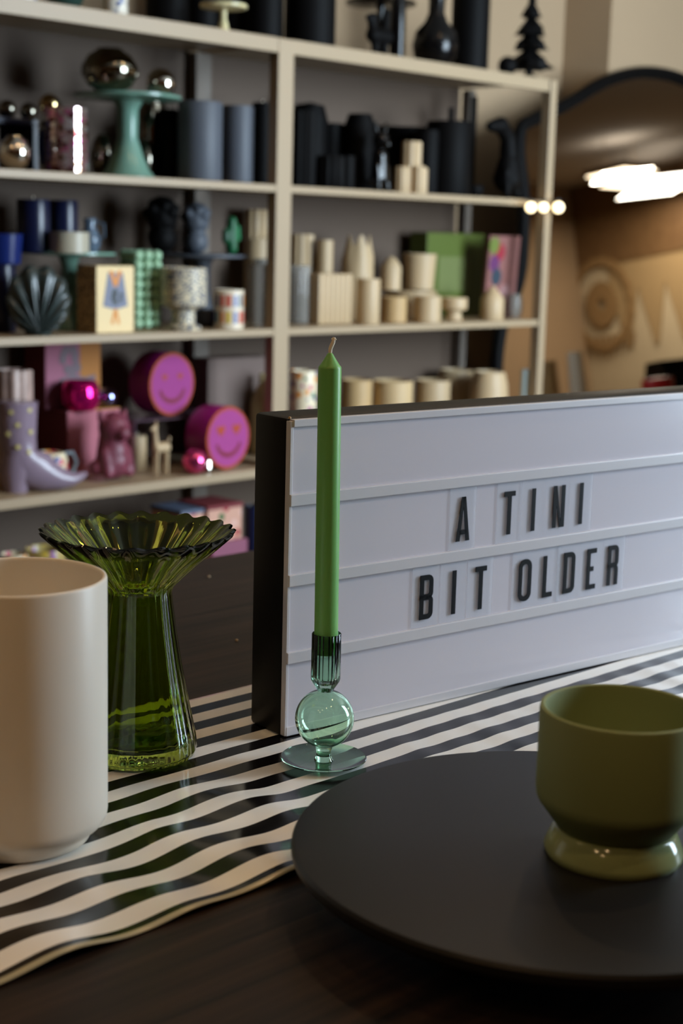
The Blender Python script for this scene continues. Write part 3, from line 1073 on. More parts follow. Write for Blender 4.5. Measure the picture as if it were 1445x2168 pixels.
# tree figurine
p = Spot(1, 1127, .08, -18)
tr = thing('tree_figurine', 'black carved tree figurine at the right end of the top shelf', 'figurine', p.loc)
k_ = p.k
tiers = [(46, .12, .38), (34, .34, .56), (30, .5, .74), (20, .70, .90), (9, .86, 1.0)]
for w_, a, b_ in tiers:
    finish(lathe_bm([(0, p.h * a), (w_ * k_, p.h * (a + .01)), (w_ * k_ * .75, p.h * (a + (b_ - a) * .4)), (3 * k_, p.h * b_), (0, p.h * b_)], 18,
                    lambda an, rr, z: (rr * (1 + .22 * math.sin(5 * an + z * 90)), z)), 'tree_tier', M_ONYX, tr, smooth=20)
finish(lathe_bm([(0, 0), (22 * k_, 0), (20 * k_, .01), (8 * k_, .02), (8 * k_, p.h * .13), (0, p.h * .13)], 16), 'trunk', M_ONYX, tr)
sphere('black_ball', 'small black ball ornament beside the black tree figurine', 'ornament', M_ONYX, 1074, 128, 40, .05, base=ZL[1])

# --- level 2 left bay
o, wv_, hv_ = boxy('navy_riser', 'navy blue display riser at the left end of the second shelf', 'riser', M_NAVY, 2, -40, 80, 243, .16, .14)
# turned into a little table: a plate on two sides
bpy.data.meshes.remove(o.data) if False else None
me_bm = bmesh.new()
box_into(me_bm, -wv_ / 2, wv_ / 2, 0, .14, hv_ - .014, hv_, .001)
box_into(me_bm, wv_ / 2 - .014, wv_ / 2, 0, .14, 0, hv_ - .014, .001)
box_into(me_bm, -wv_ / 2, -wv_ / 2 + .014, 0, .14, 0, hv_ - .014, .001)
me_bm.to_mesh(o.data)
me_bm.free()
rz_ = ZL[2] + hv_ + .0008
for x, w, nm in ((15, 40, 'leftmost silver ball on the navy riser'), (60, 38, 'second silver ball on the navy riser')):
    sphere('mirror_ball', nm, 'ball', M_SMOKE, x, 220, w, .22, base=rz_, group='mirrored balls on the second shelf')
rnd('silver_bowl_votive', 'round mirrored silver votive under the navy riser', 'votive', M_SILVER, 2, 30, 288, 72, .06, P_BALL)
sphere('mirror_ball', 'gold tinted mirror ball on top of a smaller one beside the mosaic vase', 'ball', M_GOLD, 105, 222, 46, .20, group='mirrored balls on the second shelf')
rnd('silver_votive', 'smoky mirrored votive under the gold ball beside the mosaic vase', 'votive', M_SMOKE, 2, 100, 246, 44, .20, P_BALL)
# mosaic vase
p = Spot(2, 140, .05, 228)
M_MOS = dots_mat('pink and silver mirror mosaic', (214, 190, 186), [(230, 200, 205), (120, 60, 60), (240, 235, 235), (150, 120, 100), (235, 150, 190)], 75, .6, .08, .9)
r = 46 * p.k
pr = [(0, 0), (r * .96, 0)]
for i in range(9):
    pr += [(r, p.h * (i / 9 + .012)), (r, p.h * ((i + 1) / 9 - .012)), (r * .965, p.h * (i + 1) / 9)]
pr += [(r * .9, p.h), (r * .9, .01), (0, .01)]
o = finish(lathe_bm(pr, 26), 'mosaic_vase', M_MOS, None, p.loc, smooth=10)
tag(o, 'cylinder vase covered in pink and silver mirror mosaic tiles', 'vase')
cs, p, R = cakestand('mint_cake_stand', 'tall mint green cake stand holding two silver balls', M_MINT, 2, 270, 206, 226, .14, .19, .52)
ptop = p.z + p.h + .001
rnd('mercury_bowl', 'large mirrored mercury glass bowl on the tall mint cake stand', 'bowl', mat('mercury glass', (150, 146, 130), .06, metal=1.0), 2, 232, 103, 124, .12, P_BALL, base=ptop)
sphere('mirror_ball', 'silver ball beside the large mirrored bowl on the mint cake stand', 'ball', M_SILVER, 340, 160, 64, .12, base=ptop, group='mirrored balls on the second shelf')
rnd('silver_votive', 'dark mirrored votive on the shelf left of the mint stand foot', 'votive', M_SMOKE, 2, 216, 285, 54, .24, P_BALL)
rnd('silver_votive', 'mirrored votive on the shelf right of the mint stand foot', 'votive', M_SMOKE, 2, 306, 296, 56, .22, P_BALL)
rnd('mercury_vase', 'tall smoky mirrored vase behind the mint stand', 'vase', M_SMOKE, 2, 318, 215, 66, .28, P_CYL)
rnd('pillar_candle', 'black pillar candle between the mint stand and the slate candles', 'candle', M_ONYX, 2, 356, 232, 42, .2, wick=True)
rnd('pillar_candle', 'wide slate blue pillar candle on the second shelf', 'candle', M_SLATE, 2, 424, 216, 94, .10, wick=False, group='slate blue pillar candles')
rnd('pillar_candle', 'narrower slate blue pillar candle beside the wide one', 'candle', M_SLATE, 2, 504, 225, 68, .10, wick=False, group='slate blue pillar candles')
rnd('pillar_candle', 'black pillar candle beside the slate candles by the middle post', 'candle', M_ONYX, 2, 556, 218, 44, .16, wick=True)

# --- level 2 right bay
BG = 'black candles on the second shelf'
rnd('ribbed_candle', 'black ribbed candle right next to the middle post', 'candle', M_ONYX, 2, 640, 235, 56, .08, flute=14, famp=.12, group=BG)
rnd('domed_candle', 'black domed candle at the back beside the middle post', 'candle', M_ONYX, 2, 655, 216, 80, .22, [(0, 0), (1, 0), (1, .8), (.8, .96), (0, 1)], group=BG)
rnd('ribbed_candle', 'short black ribbed candle, second from the middle post', 'candle', M_ONYX, 2, 700, 330, 62, .05, flute=14, famp=.12, group=BG)
rnd('pillar_candle', 'black pillar candle behind the short ribbed one', 'candle', M_ONYX, 2, 700, 262, 58, .22, group=BG)
rnd('domed_candle', 'tall black domed candle in the middle of the right bay', 'candle', M_ONYX, 2, 762, 240, 66, .15, [(0, 0), (1, 0), (1, .85), (.75, .99), (0, 1)], group=BG)
figurine('black_figurine', 'black seated figurine left of the cream column candles', M_ONYXG, 2, 806, 255, 44, .05, 'bulldog')
rnd('wide_black_bowl', 'wide black bowl behind the cream column candles', 'bowl', M_ONYX, 2, 868, 272, 130, .24, P_CYL, group=BG)
p = Spot(2, 872, .05, 300)
cc = thing('column_candle', 'cream candle shaped like a cluster of ribbed columns', 'candle', p.loc, ROTB)
for x, y, w in ((0, 1.0, 40), (-24, .50, 32), (26, .50, 30), (0, .52, 28)):
    yo = -.028 if (x == 0 and y < 1) else 0
    finish(lathe_bm(scaled(P_PILLAR, w / 2 * p.k, p.h * y), 60, lambda a, rr, z: (rr * (1 + .06 * math.cos(10 * a)), z)), 'column', M_CREAM, cc, (x * p.k * 1.15, yo, 0))
rnd('pillar_candle', 'wide tall black pillar candle right of the cream columns', 'candle', M_ONYX, 2, 952, 258, 98, .10, group=BG)
rnd('taper_candle', 'thin black taper rising behind the wide black pillar', 'candle', M_ONYX, 2, 1004, 205, 14, .2, group=BG)
rnd('taper_candle', 'shorter thin black taper behind the wide black pillar', 'candle', M_ONYX, 2, 955, 228, 12, .24, group=BG)
figurine('monkey_figurine', 'black animal figurine reaching upwards near the right end of second shelf', M_ONYX, 2, 1080, 236, 68, .06, 'monkey')
rnd('small_black_pot', 'low black pot at the foot of the wide black pillar', 'pot', M_ONYX, 2, 1005, 392, 40, .12, P_BOWL, group=BG)
for x, y, w, d, nm in ((672, 268, 60, .27, 'black pillar candle at the back, third from the middle post'), (735, 270, 62, .27, 'black pillar candle at the back behind the domed one'),
                       (820, 268, 60, .28, 'black pillar candle at the back left of the wide black bowl'), (905, 276, 56, .12, 'black pillar candle between cream columns and the wide pillar'),
                       (735, 330, 34, .05, 'short slim black candle in front of the tall domed one')):
    rnd('pillar_candle', nm, 'candle', M_ONYX, 2, x, y, w, d, group=BG)
# three lights at the end post
for x, r_, nm in ((1123, 13, 'left'), (1150, 12, 'middle'), (1181, 14, 'right')):
    s, z, k = sight(x, 439, -.035)
    t = thing('string_light', 'small glowing warm bulb at the right end of shelving, %s of three' % nm, 'light', W(s, -.035, z), 0, 'glowing bulbs on the end post')
    finish(lathe_bm([(r_ * k * math.sin(PI * i / 10) * .8, -r_ * k * .8 * math.cos(PI * i / 10)) for i in range(11)], 20), 'bulb', M_BULB, t, smooth=80)
    finish(tube_bm([(0, 0, r_ * k * .7), (0, 0, r_ * k * .7 + .012)], .004, 8), 'socket', M_BLACK, t)
pts = []
for x in (1108, 1123, 1150, 1181, 1196):
    s, z, k = sight(x, 439, -.035)
    pts.append(W(s, -.035, z + .02))
w_ = finish(tube_bm(pts, .002, 6), 'light_cord', M_BLACK)
tag(w_, 'thin dark cord carrying the three glowing bulbs', 'cord')

# --- level 3 left bay
cs, p, R = cakestand('mint_cake_stand', 'wide mint green cake stand with navy candles on the third shelf', M_MINT, 3, 146, 536, 196, .17, .16, .45)
pt = p.z + p.h + .001
rnd('navy_candle', 'taller navy candle on the wide mint cake stand', 'candle', M_NAVY, 3, 70, 422, 70, .17, base=pt, wick=True)
rnd('navy_candle', 'second navy candle on the mint stand behind the cream bowl', 'candle', M_NAVY, 3, 134, 424, 60, .19, base=pt)
rnd('cream_ramekin', 'low cream ridged dish on the mint cake stand', 'dish', mat('pale grey glaze', (168, 160, 140), .4), 3, 146, 491, 84, .11, P_CYL, base=pt)
o, p, r = rnd('glass_pitcher', 'small blue tinted glass pitcher at the right of the mint stand', 'pitcher', mat('blue grey glass', (120, 140, 160), .05, trans=.6), 3, 190, 462, 46, .17, [(0, 0), (.7, 0), (1, .3), (.9, .5), (.5, .75), (.6, 1), (.5, 1), (.42, .75), (.8, .45), (.6, .08), (0, .06)], base=pt)
hd = finish(tube_bm([(r * .5, 0, p.h * .9), (r * 1.3, 0, p.h * .85), (r * 1.35, 0, p.h * .5), (r * .85, 0, p.h * .4)], .0025, 8), 'handle', MATS['blue grey glass'], o)
rnd('blue_dish', 'cobalt blue bowl at the left edge above the shell vase', 'bowl', M_COBALT, 3, 6, 495, 84, .16, P_CUP, base=sight(2, 560, .16)[1] + .0008)
rnd('navy_jar', 'navy pot supporting the cobalt bowl at the left edge', 'pot', M_NAVY, 3, 2, 560, 60, .16, P_CYL)
# shell vase
p = Spot(3, 80, .04, 562)
bm = bmesh.new()
NA, NR = 90, 14
Wd, Ht = 66 * p.k, p.h
rows = []
for side in (-1, 1):
    g = []
    for i in range(NR + 1):
        t = i / NR
        row = []
        for j in range(NA + 1):
            a = math.radians(-100 + 200 * j / NA)
            # distance from the hinge to the rounded outline in this direction
            ez, ea, eb = Ht * .44, Wd, Ht * .50
            dx_, dz_ = math.sin(a), math.cos(a)
            qa, qb, qc = dx_ ** 2 / ea ** 2 + dz_ ** 2 / eb ** 2, -2 * dz_ * ez / eb ** 2, ez ** 2 / eb ** 2 - 1
            R_a = (-qb + math.sqrt(qb * qb - 4 * qa * qc)) / (2 * qa)
            rr = t * R_a * (1 + .03 * math.cos(11 * 2 * PI * j / NA) * t)
            x = rr * dx_
            z = Ht * .06 + rr * dz_
            th = .026 * math.sqrt(max(0, 1 - t * t * .97)) * (1 + .22 * math.cos(11 * 2 * PI * j / NA) * min(1, t * 2)) + .004
            row.append(bm.verts.new((x, side * th, z)))
        g.append(row)
    rows.append(g)
    for i in range(NR):
        for j in range(NA):
            bm.faces.new((g[i][j], g[i][j + 1], g[i + 1][j + 1], g[i + 1][j]))
for j in range(NA):
    bm.faces.new((rows[0][NR][j], rows[0][NR][j + 1], rows[1][NR][j + 1], rows[1][NR][j]))
for j in (0, NA):
    for i in range(NR):
        bm.faces.new((rows[0][i][j], rows[0][i + 1][j], rows[1][i + 1][j], rows[1][i][j]))
bmesh.ops.remove_doubles(bm, verts=bm.verts, dist=1e-5)
sh = thing('shell_vase', 'dark green scallop shell vase on the third shelf', 'vase', p.loc, .25)
finish(bm, 'shell', mat('dark teal glaze', (44, 52, 50), .22), sh, smooth=60)
finish(lathe_bm([(0, 0), (Wd * .42, 0), (Wd * .44, .006), (Wd * .3, .02), (Wd * .22, Ht * .12), (0, Ht * .12)], 32), 'foot', MATS['dark teal glaze'], sh)
rnd('navy_jar', 'small navy pot between the shell vase and the illustrated box', 'pot', M_NAVY, 3, 176, 618, 30, .28, P_CYL)
# illustrated box
s0, z1, k = sight(203, 563, .03)
s1, _, _ = sight(283, 563, .03)
w_ = s1 - s0
bx = thing('illustrated_box', 'cream gift box with a blue and orange dress drawing, speckled side', 'box', W((s0 + s1) / 2, .03, ZL[3] + .0005), ROTB)
hb = z1 - ZL[3]
finish(box_bm(-w_ / 2, w_ / 2, .0005, .075, 0, hb, .001), 'carton', M_SPECK, bx, smooth=0, label='speckled cream carton')
finish(box_bm(-w_ / 2 + .001, w_ / 2 - .001, -.001, .0005, .001, hb - .001), 'front_card', mat('pale cream card', (226, 200, 152), .7), bx, smooth=0)
bm = bmesh.new()
poly_into(bm, [(-.2 * w_, hb * .90), (.2 * w_, hb * .90), (.33 * w_, hb * .40), (.1 * w_, hb * .36), (-.1 * w_, hb * .36), (-.33 * w_, hb * .40)], -.0016, -.001)
finish(bm, 'dress_drawing', mat('grey blue print', (120, 124, 140), .7), bx, smooth=0)
bm = bmesh.new()
poly_into(bm, [(-.17 * w_, hb * .93), (-.07 * w_, hb * .93), (.03 * w_, hb * .72), (-.04 * w_, hb * .68)], -.0021, -.0016)
poly_into(bm, [(.17 * w_, hb * .93), (.07 * w_, hb * .93), (-.03 * w_, hb * .72), (.04 * w_, hb * .68)], -.0021, -.0016)
poly_into(bm, [(-.03 * w_, hb * .36), (.04 * w_, hb * .36), (.12 * w_, hb * .14), (.06 * w_, hb * .12)], -.0016, -.001)
poly_into(bm, [(.03 * w_, hb * .34), (-.04 * w_, hb * .34), (-.12 * w_, hb * .14), (-.06 * w_, hb * .12)], -.0016, -.001)
finish(bm, 'orange_drawing', mat('orange print', (214, 140, 70), .7), bx, smooth=0)
bm = bmesh.new()
for i in range(9):
    a = i * 2.4
    cxx, czz = .16 * w_ * math.cos(a) * (i % 3) / 2, hb * .54 + .12 * w_ * math.sin(a)
    poly_into(bm, [(cxx + .05 * w_ * math.cos(q), czz + .05 * w_ * math.sin(q)) for q in [j * PI / 3 for j in range(6)]], -.0021 - i * .00001, -.0016)
finish(bm, 'dark_drawing', mat('dark green print', (60, 64, 60), .7), bx, smooth=0)
# bubble candle
p = Spot(3, 297, .145, 528)
bb = thing('bubble_candle', 'pale mint green bubble candle tower on the third shelf', 'candle', p.loc, ROTB)
nb_ = 8
for ix in range(3):
    bm = bmesh.new()
    for iy in range(3):
        for iz in range(nb_):
            r0 = p.h / nb_ / 2 * 1.16
            bmesh.ops.create_icosphere(bm, subdivisions=2, radius=r0, matrix=Matrix.Translation(((ix - 1) * r0 * 2.1, (iy - 1) * r0 * 1.9, r0 + (p.h - 2 * r0) * iz / (nb_ - 1))))
    finish(bm, 'bubble_column', M_MINTL, bb, smooth=60)
cs, p, R = cakestand('slate_cake_stand', 'slate blue cake stand holding three small heads and plants', M_SLATE, 3, 429, 541, 198, .20, .16, .4)
pt = p.z + p.h + .001
figurine('curly_head_candle', 'black curly head shaped candle on the slate cake stand', M_ONYX, 3, 343, 452, 74, .20, 'head', pt)
figurine('curly_head_candle', 'slate blue curly head shaped candle on the cake stand', M_SLATE, 3, 415, 452, 62, .18, 'head', pt)
figurine('cactus_candle', 'dark green cactus shaped candle at the right of the slate stand', mat('emerald wax', (34, 104, 64), .4), 3, 490, 452, 56, .19, 'heartcactus', pt)
# garland cup on a foot
M_GAR = mat('cream ceramic with blue garlands', (206, 190, 160), .4)
nt = M_GAR.node_tree
wv2 = nt.nodes.new('ShaderNodeTexWave')
wv2.wave_type = 'BANDS'
wv2.bands_direction = 'Z'
wv2.inputs['Scale'].default_value = 22
wv2.inputs['Distortion'].default_value = 9
wv2.inputs['Detail'].default_value = 0
wv2.inputs['Detail Scale'].default_value = 3
tcn = nt.nodes.new('ShaderNodeTexCoord')
nt.links.new(tcn.outputs['Object'], wv2.inputs['Vector'])
rp = nt.nodes.new('ShaderNodeValToRGB')
rp.color_ramp.interpolation = 'CONSTANT'
rp.color_ramp.elements[0].color = rgb(72, 84, 104)
rp.color_ramp.elements[1].position = .28
rp.color_ramp.elements[1].color = rgb(206, 190, 160)
nt.links.new(wv2.outputs['Fac'], rp.inputs['Fac'])
nt.links.new(rp.outputs['Color'], nt.nodes['Principled BSDF'].inputs['Base Color'])
rnd('garland_goblet', 'cream footed goblet with blue garland pattern on the third shelf', 'goblet', M_GAR, 3, 389, 566, 97, .06, [(0, 0), (.78, 0), (.8, .05), (.52, .10), (.5, .30), (.62, .34), (.98, .40), (1, .44), (1, .98), (.95, 1), (.92, .97), (.92, .48), (0, .42)])
rnd('slate_votive', 'small dark slate votive beside the garland goblet', 'votive', mat('dark slate', (52, 54, 66), .5), 3, 436, 655, 42, .12, P_POT)
p = Spot(3, 485, .05, 613)
gv_ = thing('gem_votive', 'small white votive with coloured gem windows on the third shelf', 'votive', p.loc, .3)
r = 31 * p.k
finish(lathe_bm(scaled([(0, 0), (1, 0), (1, 1), (.92, 1), (.92, .06), (0, .06)], r, p.h), 40), 'cup', mat('white glaze', (212, 196, 172), .35), gv_)
cols = [(30, 60, 130), (176, 44, 30), (190, 160, 40), (40, 100, 120), (176, 44, 30), (30, 60, 130), (190, 110, 30)]
for i in range(14):
    for j in range(2):
        a = 2 * PI * i / 14
        c = cols[(i * 3 + j * 2) % 7]
        mm = mat('gem %d %d %d' % c, c, .2)
        finish(box_bm(-r * .13, r * .13, -.001, .0008, -p.h * .15, p.h * .15, .0005), 'gem_window', mm, gv_, (math.cos(a) * r, math.sin(a) * r, p.h * (.3 + .42 * j)), (0, 0, a + PI / 2), 0)
GT = 'clear glasses by the middle post'
rnd('glass_tumbler', 'front clear glass tumbler by the middle post on the third shelf', 'glass', M_SMOKEG, 3, 548, 560, 46, .06, P_CYL, group=GT)
rnd('glass_tumbler', 'taller clear glass behind the front tumbler by the middle post', 'glass', M_SMOKEG, 3, 560, 548, 44, .22, P_CYL, group=GT)
o, p, r = rnd('cream_jar', 'cream jar behind the glasses left of the middle post', 'jar', M_CREAM2, 3, 545, 505, 56, .28, P_CYL)
rnd('ribbed_candle', 'cream ribbed candle standing on the cream jar left of the middle post', 'candle', M_CREAM, 3, 545, 444, 54, .28, flute=12, famp=.14, base=p.z + p.h + .0008)

# --- level 3 right bay
rnd('ribbed_hurricane', 'grey ribbed glass hurricane right of the middle post', 'vase', M_SMOKEG, 3, 634, 562, 46, .14, P_CYL, flute=20, famp=.06)
rnd('ribbed_candle', 'tall cream ribbed candle behind the grey glass hurricane', 'candle', M_CREAM, 3, 640, 496, 50, .28, flute=12, famp=.14)
rnd('cream_tower_candle', 'cream tower candle just behind the square ribbed one', 'candle', M_CREAM, 3, 688, 508, 34, .22)
s0, z1, k = sight(676, 580, .08)
s1, _, _ = sight(747, 580, .08)
bm = bmesh.new()
nr = 7
for i in range(nr):
    a = s0 + (s1 - s0) * i / nr
    b2 = s0 + (s1 - s0) * (i + 1) / nr
    box_into(bm, a - (s0 + s1) / 2 + .0006, b2 - (s0 + s1) / 2 - .0006, 0, .045, 0, z1 - ZL[3], .003)
o = finish(bm, 'square_ribbed_candle', M_CREAM, None, W((s0 + s1) / 2, .08, ZL[3] + .0005), (0, 0, ROTB), 30)
tag(o, 'square cream ribbed candle in the right bay of the third shelf', 'candle')
# tulip vase
p = Spot(3, 758, .2, 497)


def tulip(a, r, z, h=p.h):
    f = max(0, (z / h - .62) / .38)
    c = .5 + .5 * math.cos(5 * a)
    return r * (1 - .12 * f), z - f * h * .13 * (1 - c)


r = 35 * p.k
o = finish(lathe_bm(scaled([(0, 0), (.7, 0), (.85, .1), (1, .45), (1, .75), (.8, 1), (.75, 1), (.9, .7), (.8, .2), (0, .1)], r, p.h), 80, tulip), 'tulip_vase', M_CREAM, None, p.loc, smooth=50)
tag(o, 'cream tulip shaped vase with pointed petals on the third shelf', 'vase')
rnd('pillar_candle', 'plain cream pillar candle in front of the tulip vase', 'candle', M_CREAM, 3, 780, 590, 50, .06, wick=True)
o, p, r = rnd('tan_jar', 'round tan jar below the gabled cream candle', 'jar', M_TAN, 3, 834, 628, 54, .08, P_CYL)
rnd('cream_dish', 'wide cream bowl behind the tan jar carrying two cream pieces', 'bowl', M_CREAM2, 3, 868, 614, 112, .18, P_CYL)
zt = sight(868, 614, .18)[1] + .0008
rnd('gabled_candle', 'cream rounded candle with peaked top above the tan jar', 'candle', M_CREAM, 3, 828, 542, 44, .18, [(0, 0), (1, 0), (1, .68), (.6, .88), (.2, .98), (0, 1)], base=zt)
rnd('tapered_cup', 'large cream tapered cup stacked on the wide cream bowl', 'cup', M_CREAM, 3, 888, 537, 72, .17, P_CUP, base=zt, flute=0)
rnd('cream_pot', 'short cream pot in front of the wide cream bowl', 'pot', M_CREAM, 3, 905, 626, 58, .045, P_CYL)
rnd('footed_pot', 'cream footed pot between the short pot and green box', 'pot', M_CREAM, 3, 962, 630, 54, .08, P_FOOT)
gb, w_, h_ = boxy('green_gift_box', 'moss green upright gift box on the right of third shelf', 'box', M_GREENBAG, 3, 905, 1025, 492, .235, .07)
finish(box_bm(-w_ * .3, w_ * .25, -.0015, 0, h_ * .3, h_ * .72), 'print', mat('pale green print', (98, 106, 56), .7), gb, smooth=0)
cdx, w_, h_ = boxy('picture_card', 'dusty rose picture card with red and purple print at the right end', 'card', mat('dusty rose card', (128, 82, 76), .7), 3, 1030, 1094, 498, .14, .012, tilt=-.06)
for i, (x, z, c) in enumerate(((-.15, .8, (140, 30, 44)), (-.3, .66, (92, 40, 88)), (-.2, .5, (40, 54, 66)), (-.35, .88, (98, 110, 44)), (.1, .3, (150, 112, 110)))):
    bm = bmesh.new()
    poly_into(bm, [(w_ * x + w_ * .17 * math.cos(q), h_ * z + h_ * .11 * math.sin(q)) for q in [j * PI / 4 + .3 for j in range(8)]], -.0008 - i * .0001, 0)
    finish(bm, 'printed_blot', mat('print %d' % i, c, .7), cdx, smooth=0)
rnd('house_candle', 'small cream bottle shaped candle before the green box and card', 'candle', M_CREAM, 3, 1043, 606, 50, .05, [(0, 0), (.95, 0), (1, .03), (1, .62), (.55, .84), (.3, .9), (.2, 1), (0, 1)], wick=False)
rnd('glass_jar', 'small clear glass jar at the right end of the third shelf', 'jar', M_SMOKEG, 3, 1090, 622, 34, .10, P_POT)

# --- level 4 left bay
bx, w_, h_ = boxy('pink_gift_box', 'long pink gift box lying on the fourth shelf', 'box', M_PINKBOX, 4, 143, 254, 872, .18, .14)
finish(box_bm(-w_ / 2 - .001, -w_ / 2 + .0002, .001, .139, .001, h_ - .001), 'side_panel', M_REDBOX, bx, smooth=0, label='dark red side panel')
finish(box_bm(-w_ * .1, w_ / 2, -.0005, .12, h_ - .001, h_ + .001), 'lid_panel', mat('mustard card', (190, 130, 50), .7), bx, smooth=0, label='mustard yellow lid panel')
zb = ZL[4] + h_ + .0015
bx2, w_, h_ = boxy('floral_gift_box', 'tall pink and orange gift box with grey flower print on the pink box', 'box', mat('rose card', (156, 92, 112), .7), 4, 96, 212, 722, .24, .09, base=zb)
finish(box_bm(w_ * .12, w_ / 2, -.0006, 0, .002, h_ - .002), 'orange_panel', mat('amber card', (170, 108, 44), .7), bx2, smooth=0, label='amber panel')
finish(box_bm(-w_ / 2 - .001, -w_ / 2, .001, .089, .001, h_ - .001), 'side_panel', M_REDBOX, bx2, smooth=0, label='dark red side panel')
bm = bmesh.new()
for i in range(12):
    a = i * 2.2
    cxx, czz = w_ * (-.05 + .2 * math.cos(a) * (.4 + i % 3 * .3)), h_ * (.72 + .16 * math.sin(a))
    poly_into(bm, [(cxx + .012 * math.cos(q), czz + .014 * math.sin(q)) for q in [j * PI / 3 for j in range(6)]], -.0012 - i * .00002, -.0006)
poly_into(bm, [(-w_ * .25, h_ * .36), (w_ * .4, h_ * .36), (w_ * .4, h_ * .48), (w_ * .2, h_ * .44), (0, h_ * .5), (-w_ * .25, h_ * .44)], -.0012, -.0006)
finish(bm, 'flower_print', mat('grey print', (116, 98, 104), .7), bx2, smooth=0)
rnd('magenta_bowl', 'shiny magenta metallic bowl on the pink gift box', 'bowl', M_MAGENTA, 4, 170, 806, 84, .19, P_POT, base=zb)
sphere('mirror_ball', 'small silver and navy ball beside the magenta bowl', 'ball', mat('navy mirrored glass', (150, 150, 210), .04, metal=1.0), 227, 846, 42, .20, base=zb)
rnd('pleated_vase', 'cream and mauve ruffled vase behind the lilac boot', 'vase', mat('mauve cream glaze', (176, 148, 136), .4, var=.25, vscale=30), 4, 30, 782, 78, .14, P_CYL, flute=9, famp=.1)
# boot
s, z, k = sight(37, 850, .07)
hbt = z - ZL[4] - .0005
bt = thing('cowboy_boot_vase', 'lilac ceramic cowboy boot vase with pale yellow stars', 'vase', W(s, .07, ZL[4] + .0005), ROTB - .35)
sec = []
for f, rx, ry, dx in ((1.0, .046, .036, .0), (.985, .045, .036, .0), (.8, .043, .034, 0), (.6, .040, .032, .001), (.45, .038, .031, .004)):
    sec.append(((dx, 0, hbt * f), (rx, 0, 0), (0, ry, 0)))
for (x, z, rx, rz, ry) in ((.014, .35, .062, .020, .033), (.036, .24, .054, .036, .032), (.066, .165, .026, .036, .031), (.100, .122, .008, .026, .028), (.128, .115, -.002, .016, .021), (.150, .15, -.005, .009, .011), (.160, .18, -.003, .003, .003)):
    sec.append(((x, 0, hbt * z), (rx * .7, 0, rz * .95), (0, ry, 0)))
bo = finish(loft_bm(sec, 28), 'boot_body', M_LILAC, bt, smooth=60)
heelbm = loft_bm([((-.006, 0, 0), (.026, 0, 0), (0, .022, 0)), ((-.006, 0, hbt * .13), (.030, 0, 0), (0, .027, 0)), ((-.001, 0, hbt * .22), (.040, 0, 0), (0, .031, 0)), ((.004, 0, hbt * .42), (.039, 0, 0), (0, .031, 0))], 24)
finish(heelbm, 'heel', M_LILAC, bt, smooth=60)
for i, (x, f) in enumerate(((-.022, .90), (.020, .92), (-.008, .76), (.022, .68), (-.028, .66), (-.008, .52), (.018, .46))):
    bm = bmesh.new()
    poly_into(bm, [((.0075 if q % 2 == 0 else .0032) * math.cos(q * PI / 5 + PI / 2), (.0075 if q % 2 == 0 else .0032) * math.sin(q * PI / 5 + PI / 2)) for q in range(10)], -.001, .0015)
    yy = -.0355 * math.sqrt(max(0, 1 - (x / .046) ** 2)) * (1 - .1 * (1 - f))
    finish(bm, 'star', M_STAR, bt, (x, yy, hbt * f), (0, 0, x * 18), 0)
# teacup
p = Spot(4, 108, .125, 957)
tc_ = thing('printed_teacup', 'flower printed teacup with grey handle behind the boot toe', 'cup', p.loc, ROTB)
r = 36 * p.k
finish(lathe_bm(scaled(P_POT, r, p.h), 40), 'cup', M_PAT2, tc_)
finish(tube_bm([(r * .85, 0, p.h * .9), (r * 1.5, 0, p.h * .92), (r * 1.8, 0, p.h * .6), (r * 1.5, 0, p.h * .25), (r * .9, 0, p.h * .2)], .005, 8), 'handle', mat('grey blue glaze', (110, 118, 124), .3), tc_)
figurine('bulldog_candle', 'plum coloured seated bulldog candle on the fourth shelf', M_BURG, 4, 238, 878, 84, .08, 'bulldog')
rnd('cream_candle', 'short cream candle in shadow behind the bulldog candle', 'candle', M_CREAM2, 4, 290, 922, 40, .18, wick=True)
figurine('llama_planter', 'cream llama planter on the fourth shelf beside the bulldog candle', M_CREAM, 4, 340, 888, 56, .07, 'llama', vox=.003)


def heart(cx_, cz_, r):
    pts = []
    for i in range(18):
        t = 2 * PI * i / 18
        pts.append((cx_ + r * 16 * math.sin(t) ** 3 / 16, cz_ + r * (13 * math.cos(t) - 5 * math.cos(2 * t) - 2 * math.cos(3 * t) - math.cos(4 * t)) / 16))
    return pts


